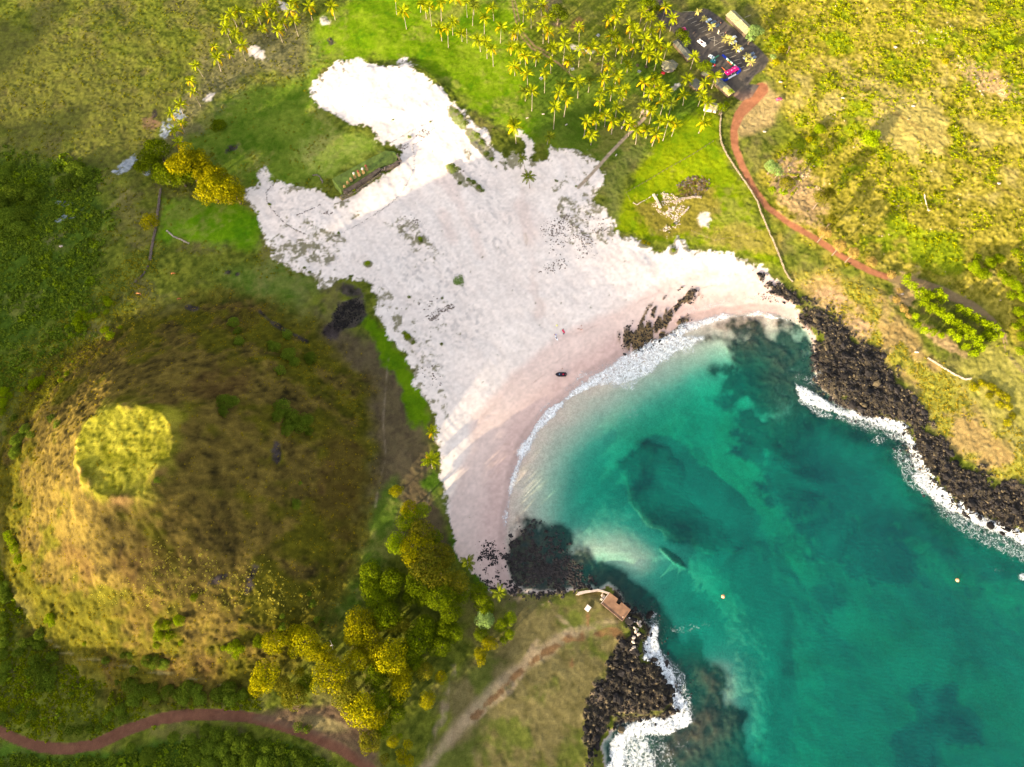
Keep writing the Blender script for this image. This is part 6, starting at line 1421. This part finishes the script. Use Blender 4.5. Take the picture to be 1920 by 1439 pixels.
def rotor(px, py):
    g = on(px, py); root = empty('wind_turbine', 'small white wind turbine mast standing in the dark wood', 'turbine', g, R(25))
    b = MB(); b.tube([(0, 0, 0), (0, 0, 9)], [.16, .1], 8); b.build('mast', wallm, root)
    b = MB(); b.box((0, 0, 9.1), (.9, .3, .3)); b.build('nacelle', wallm, root)
    for k in range(3):
        a = k * 2.094 + .4; b = MB(); b.box((.5, math.cos(a) * 1.3, 9.1 + math.sin(a) * 1.3), (.06, .26, 2.6), 0, .4, a - math.pi / 2); b.build('blade', wallm, root)
rotor(630, 1210)

# ---------------------------------------------------------------- boat, boards, people, buoys
rubber = mat('black_rubber', (.018, .015, .022), .55, .1); redm = mat('red_vinyl', (.5, .01, .04), .5, .05)
g = on(1052, 703); root = empty('inflatable_boat', 'black inflatable boat with a red seat pulled up on the wet pink sand', 'boat', (g.x, g.y, g.z + .05), R(180))
for s_ in (-1, 1):
    b = MB(); b.tube([(-2.7, s_ * .95, .38), (-1, s_ * 1.0, .38), (1.2, s_ * 1.0, .4), (2.3, s_ * .65, .55), (3.0, 0.0, .7)], [.24, .3, .3, .27, .2], 10); b.build('side_tube', rubber, root, True)
b = MB(); b.prism([(-2.3, -.85), (1.3, -.85), (2.5, -.3), (2.8, 0), (2.5, .3), (1.3, .85), (-2.3, .85)], .06, .22); b.build('hull_floor', mat('deck_dark', (.03, .02, .04), .7, .1), root)
b = MB(); b.box((-1.1, 0.05, .55), (.7, .65, .5)); b.box((-1.4, .05, .95), (.14, .65, .4)); b.build('seat', redm, root)
b = MB(); b.box((.9, -.1, .55), (.45, .6, .6), 0, .8); b.build('console', mat('console_blue', (.18, .3, .45), .4, .1), root)
b = MB(); b.box((-2.3, 0, .45), (.12, 1.7, .6)); b.build('transom', rubber, root)
for s_ in (-1, 1):
    b = MB(); b.box((-2.75, s_ * .38, .75), (.6, .42, .55), 0, .8); b.box((-2.8, s_ * .38, .2), (.2, .14, .8)); b.build('outboard_motor', rubber, root)
def person(c, rz, pose, top, bottom, label, hair=(.03, .02, .015)):
    g = on(*c); root = empty('person', label, 'person', (g.x, g.y, g.z), rz)
    skin = mat('skin', (.42, .24, .16), .6, .05)
    if pose == 'stand': J = {'p': (0, 0, .95), 'c': (0, 0, 1.38), 'n': (0, 0, 1.5), 'h': (.02, 0, 1.66), 'kl': (.05, .11, .5), 'fl': (0, .12, .04), 'kr': (-.08, -.11, .5), 'fr': (-.18, -.12, .04), 'el': (.02, .3, 1.12), 'hl': (.14, .32, .88), 'er': (.02, -.3, 1.12), 'hr': (.14, -.32, .88)}
    elif pose == 'bend': J = {'p': (0, 0, .9), 'c': (.38, 0, 1.1), 'n': (.5, 0, 1.12), 'h': (.66, 0, 1.1), 'kl': (.08, .12, .5), 'fl': (0, .13, .04), 'kr': (.05, -.12, .5), 'fr': (-.1, -.14, .04), 'el': (.45, .26, .82), 'hl': (.6, .22, .58), 'er': (.45, -.26, .82), 'hr': (.6, -.22, .58)}
    else: J = {'p': (0, 0, .16), 'c': (-.38, 0, .4), 'n': (-.46, 0, .54), 'h': (-.46, 0, .72), 'kl': (.42, .14, .42), 'fl': (.75, .14, .05), 'kr': (.42, -.14, .42), 'fr': (.78, -.14, .05), 'el': (-.5, .28, .28), 'hl': (-.4, .34, .05), 'er': (-.5, -.28, .28), 'hr': (-.4, -.34, .05)}
    ks = list(J); E = [('p', 'c'), ('c', 'n'), ('n', 'h'), ('p', 'kl'), ('kl', 'fl'), ('p', 'kr'), ('kr', 'fr'), ('c', 'el'), ('el', 'hl'), ('c', 'er'), ('er', 'hr')]
    rad = dict(p=.14, c=.15, n=.06, h=.11, kl=.07, kr=.07, fl=.045, fr=.045, el=.05, er=.05, hl=.035, hr=.035)
    def skinned(name, keys, edges, m_, k=1.0):
        me = bpy.data.meshes.new(name); me.from_pydata([J[q_] for q_ in keys], [(keys.index(a), keys.index(b_)) for a, b_ in edges], []); o = bpy.data.objects.new(name, me); COL.objects.link(o); o.parent = root
        o.modifiers.new('skin', 'SKIN'); me.materials.append(m_)
        for i, q_ in enumerate(keys): me.skin_vertices[0].data[i].radius = (rad[q_] * k,) * 2
        me.skin_vertices[0].data[0].use_root = True
        s_ = o.modifiers.new('sub', 'SUBSURF'); s_.levels = 1; s_.render_levels = 1
    skinned('body', ks, E, skin)
    skinned('shirt', ['p', 'c', 'el', 'er'], [('p', 'c'), ('c', 'el'), ('c', 'er')], mat('shirt', top, .8, .1), 1.18)
    skinned('shorts', ['p', 'kl', 'kr'], [('p', 'kl'), ('p', 'kr')], mat('shorts', bottom, .8, .1), 1.2)
    b = MB(); hx_, hy_, hz_ = J['h']; b.tube([(hx_ - .03, hy_, hz_ - .04), (hx_ - .03, hy_, hz_ + .06), (hx_ - .02, hy_, hz_ + .13)], [.12, .125, .06], 8); b.build('hair', mat('hair', hair, .8, .1), root)
person((1039.5, 628.5), R(-60), 'bend', (.03, .02, .03), (.03, .02, .04), 'person in black bending over the end of the white paddle board')
person((1055.5, 618), R(-60), 'bend', (.04, .03, .03), (.05, .03, .03), 'person in dark clothes at the upper end of the red board')
person((1089.5, 612.5), R(100), 'stand', (.35, .02, .08), (.05, .02, .05), 'person in a dark red shirt standing alone to the right of the red board')
person((1084.5, 617.5), R(10), 'sit', (.45, .25, .2), (.12, .08, .06), 'tan skinned person sitting on the sand beside the one in dark red')
person((1090, 618.5), R(200), 'sit', (.6, .22, .15), (.3, .1, .06), 'person in orange sitting on the sand below the one in dark red')
person((1054, 693), R(270), 'stand', (.35, .2, .1), (.1, .08, .05), 'person in light brown standing just above the black boat')
person((1403, 121.5), R(40), 'stand', (.55, .5, .05), (.02, .03, .1), 'person in a yellow top near the lower end of the palm strip')
person((1406, 124.5), R(80), 'stand', (.5, .04, .12), (.05, .02, .05), 'person in a pink red top beside the one in yellow'); person((1350.5, 45.5), R(0), 'stand', (.6, .02, .03), (.03, .03, .05), 'person in red beside the black car at the top row'); person((1359.5, 64), R(0), 'stand', (.7, .08, .12), (.1, .03, .05), 'person in bright pink beside the two pale palms')
person((1301, 63), R(0), 'stand', (.02, .02, .02), (.02, .02, .02), 'person in black walking below the lone magenta tent')
def board(c, rz, L_, m1, m2, label):
    g = on(*c); root = empty('paddle_board', label, 'paddle board', (g.x, g.y, g.z + .05), rz)
    out_ = [(L_ / 2 * x, w) for x, w in ((-1, .12), (-.8, .34), (-.3, .46), (.3, .45), (.75, .3), (1, .03))]
    b = MB(); b.prism([(x, -w) for x, w in out_] + [(x, w) for x, w in out_[::-1]], 0, .16); b.build('hull', m1, root)
    b = MB(); b.prism([(-L_ * .16, -.3), (L_ * .14, -.28), (L_ * .14, .28), (-L_ * .16, .3)], .163, .2); b.build('deck_pad', m2, root)
board((1043.2, 634.5), R(-62), 3.4, mat('white_board', (.8, .78, .8), .4, .03), mat('dark_pad', (.06, .03, .07), .8, .1), 'white paddle board with a dark pad lying on the sand')
board((1056.6, 622), R(-58), 2.6, mat('red_board', (.62, .015, .08), .4, .05), mat('pink_pad', (.7, .05, .12), .8, .1), 'short red board lying on the sand right of the white one')
g = on(1042.5, 628.2); b = MB(); b.box((0, 0, .2), (.7, .45, .4), .3, .8); b.box((0, 0, .42), (.3, .1, .1)); o = b.build('bag', mat('lilac_cloth', (.4, .36, .7), .8, .1), None); o.location = g; tag(o, 'lilac bag beside the white paddle board', 'bag')
g = on(1056.5, 624.8); b = MB(); b.box((0, 0, .2), (.6, .5, .45), .3, .8); b.box((0, 0, .45), (.25, .1, .1)); o = b.build('bag', mat('navy_cloth', (.05, .02, .08), .8, .1), None); o.location = (g.x + .1, g.y - .5, g.z); tag(o, 'dark bag at the lower end of the red board', 'bag')
g = on(1043.8, 612.3); root = empty('beach_umbrella', 'small pale yellow beach umbrella above the boards', 'umbrella', g)
b = MB()
for k in range(8):
    a, a2 = k * .785, (k + 1) * .785; bb = MB(); bb.add([(0, 0, 1.5), (.65 * math.cos(a), .65 * math.sin(a), 1.2), (.65 * math.cos(a2), .65 * math.sin(a2), 1.2)], [(0, 1, 2)]); b.add([*bb.v], [(0, 1, 2)])
b.build('canopy', mat('yellow_cloth', (.75, .68, .25), .7, .05), root); b = MB(); b.tube([(0, 0, 0), (0, 0, 1.5)], .03, 6); b.build('pole', grey, root)
def buoy(px, py, label):
    x, y = at_z(px, py, .3); root = empty('mooring_buoy', label, 'buoy', (x, y, 0), 0, 'orange buoys on the water')
    m_ = mat('buoy_orange', (.75, .33, .16), .5, .1)
    b = MB(); b.tube([(0, 0, -.5), (0, 0, -.2), (0, 0, .2), (0, 0, .6), (0, 0, .85)], [.35, .75, .92, .7, .25], 14); b.build('float', m_, root, True)
    b = MB(); b.tube([(0, 0, .85), (0, 0, 1.15)], .12, 8); b.build('ring_post', wallm, root)
buoy(1356, 1118.5, 'pale orange buoy on open water right of the concrete platform'); buoy(1795.5, 1088, 'orange buoy near the right edge below the surf')
# grazing horses
def horse(px, py, rz, col, label):
    g = on(px, py); root = empty('horse', label, 'horse', (g.x, g.y, g.z), rz, 'horses grazing left of the hill')
    J = [(-.75, 0, 1.2), (-.2, 0, 1.2), (.45, 0, 1.25), (.8, 0, 1.35), (1.2, 0, 1.0), (1.5, 0, .55), (-.78, .2, .75), (-.9, .2, .45), (-.82, .2, .04), (-.7, -.2, .75), (-.78, -.2, .45), (-.7, -.2, .04), (.5, .18, .7), (.52, .18, .4), (.5, .18, .04), (.62, -.18, .7), (.7, -.18, .4), (.66, -.18, .04)]
    E = [(0, 1), (1, 2), (2, 3), (3, 4), (4, 5), (0, 6), (6, 7), (7, 8), (0, 9), (9, 10), (10, 11), (2, 12), (12, 13), (13, 14), (2, 15), (15, 16), (16, 17)]
    Rr = [.3, .28, .3, .2, .14, .1] + [.15, .07, .06] * 2 + [.11, .07, .06] * 2
    me = bpy.data.meshes.new('body'); me.from_pydata(J, E, []); o = bpy.data.objects.new('body', me); COL.objects.link(o); o.parent = root; o.modifiers.new('skin', 'SKIN')
    for i, r_ in enumerate(Rr): me.skin_vertices[0].data[i].radius = (r_, r_)
    me.skin_vertices[0].data[1].use_root = True; s_ = o.modifiers.new('sub', 'SUBSURF'); s_.levels = 1; s_.render_levels = 1
    me.materials.append(mat('horse_coat', col, .7, .1))
    b = MB(); b.tube([(-1.0, 0, 1.25), (-1.15, 0, .9), (-1.12, 0, .5)], [.05, .09, .03], 6); b.build('tail', mat('horse_hair', (.06, .03, .02), .9, .1), root)
    b = MB(); b.box((.95, 0, 1.35), (.6, .06, .2), 0, .8); b.build('mane', bpy.data.materials['horse_hair'], root)
horse(325, 514.5, R(10), (.55, .17, .05), 'bright chestnut horse grazing uppermost on the dark turf'); horse(261.5, 552, R(175), (.6, .22, .08), 'light chestnut horse at the edge of the yellow scrub'); horse(336.5, 562, R(15), (.28, .08, .03), 'dark brown horse grazing lowest near the hill')
# fallen logs
for (a, b_, lb) in (((1740, 372), (1752, 370), None),):
    pass

# labels shared by look-alikes get their order from left to right
bylab = {}
for o in list(COL.objects):
    if o.parent is None and o.get('group') and o.get('label') and o.get('category'): bylab.setdefault(o['label'], []).append(o)
for lb, os_ in bylab.items():
    if len(os_) < 2: continue
    os_.sort(key=lambda o: o.location.x)
    for i, o in enumerate(os_):
        o['label'] = f'{lb}, {ordinal_phrase(i, len(os_))}' if i < len(ORD) else lb

# ---------------------------------------------------------------- added white puff masses, unseen to the south-west, shaped to shade the sand
def shade_blocker(profile, a0, label):
    import bmesh
    rr = random.Random(9); bm = bmesh.new()
    zs = [p[1] for p in profile]; cs = [p[0] for p in profile]; n = 0
    P_ = np.array(profile); ox = (a0 * 0.7071, a0 * 0.7071)
    while n < 150:
        cc_ = rr.uniform(min(cs), max(cs)); zz = rr.uniform(min(zs), max(zs))
        if not inside(np.array([cc_]), np.array([zz]), profile)[0]: continue
        dd_ = float(seg_dist(np.array([cc_]), np.array([zz]), profile, True)[0])
        r_ = min(11.0, 3.0 + dd_ * 1.0) * rr.uniform(.8, 1.15); aa = a0 + rr.uniform(-14, 14)
        g_ = bmesh.ops.create_icosphere(bm, subdivisions=2, radius=r_)
        for v in g_['verts']:
            k = rr.uniform(.9, 1.1); v.co = Vector(((aa - cc_) * .7071, (aa + cc_) * .7071, zz)) + v.co * k
        n += 1
    me = bpy.data.meshes.new('shade_blocker'); bm.to_mesh(me); bm.free(); me.polygons.foreach_set('use_smooth', [True] * len(me.polygons))
    me.materials.append(mat('shade_blocker_white', (.85, .85, .87), 1.0, .03, .01)); o = bpy.data.objects.new('shade_blocker', me); COL.objects.link(o)
    tag(o, label, kind='structure')
shade_blocker([(14, 281), (24, 273), (70, 272), (112, 270), (130, 275), (156, 284), (156, 304), (142, 299), (110, 292), (70, 288), (26, 284)], -1300, 'added unseen mass of white puffs in the south-west, shaped to shade the beach')

shade_blocker([(224, 264), (236, 259), (298, 257), (304, 264), (298, 274), (262, 281), (230, 279)], -1300, 'second added unseen mass of white puffs, shaped to shade the left sand')
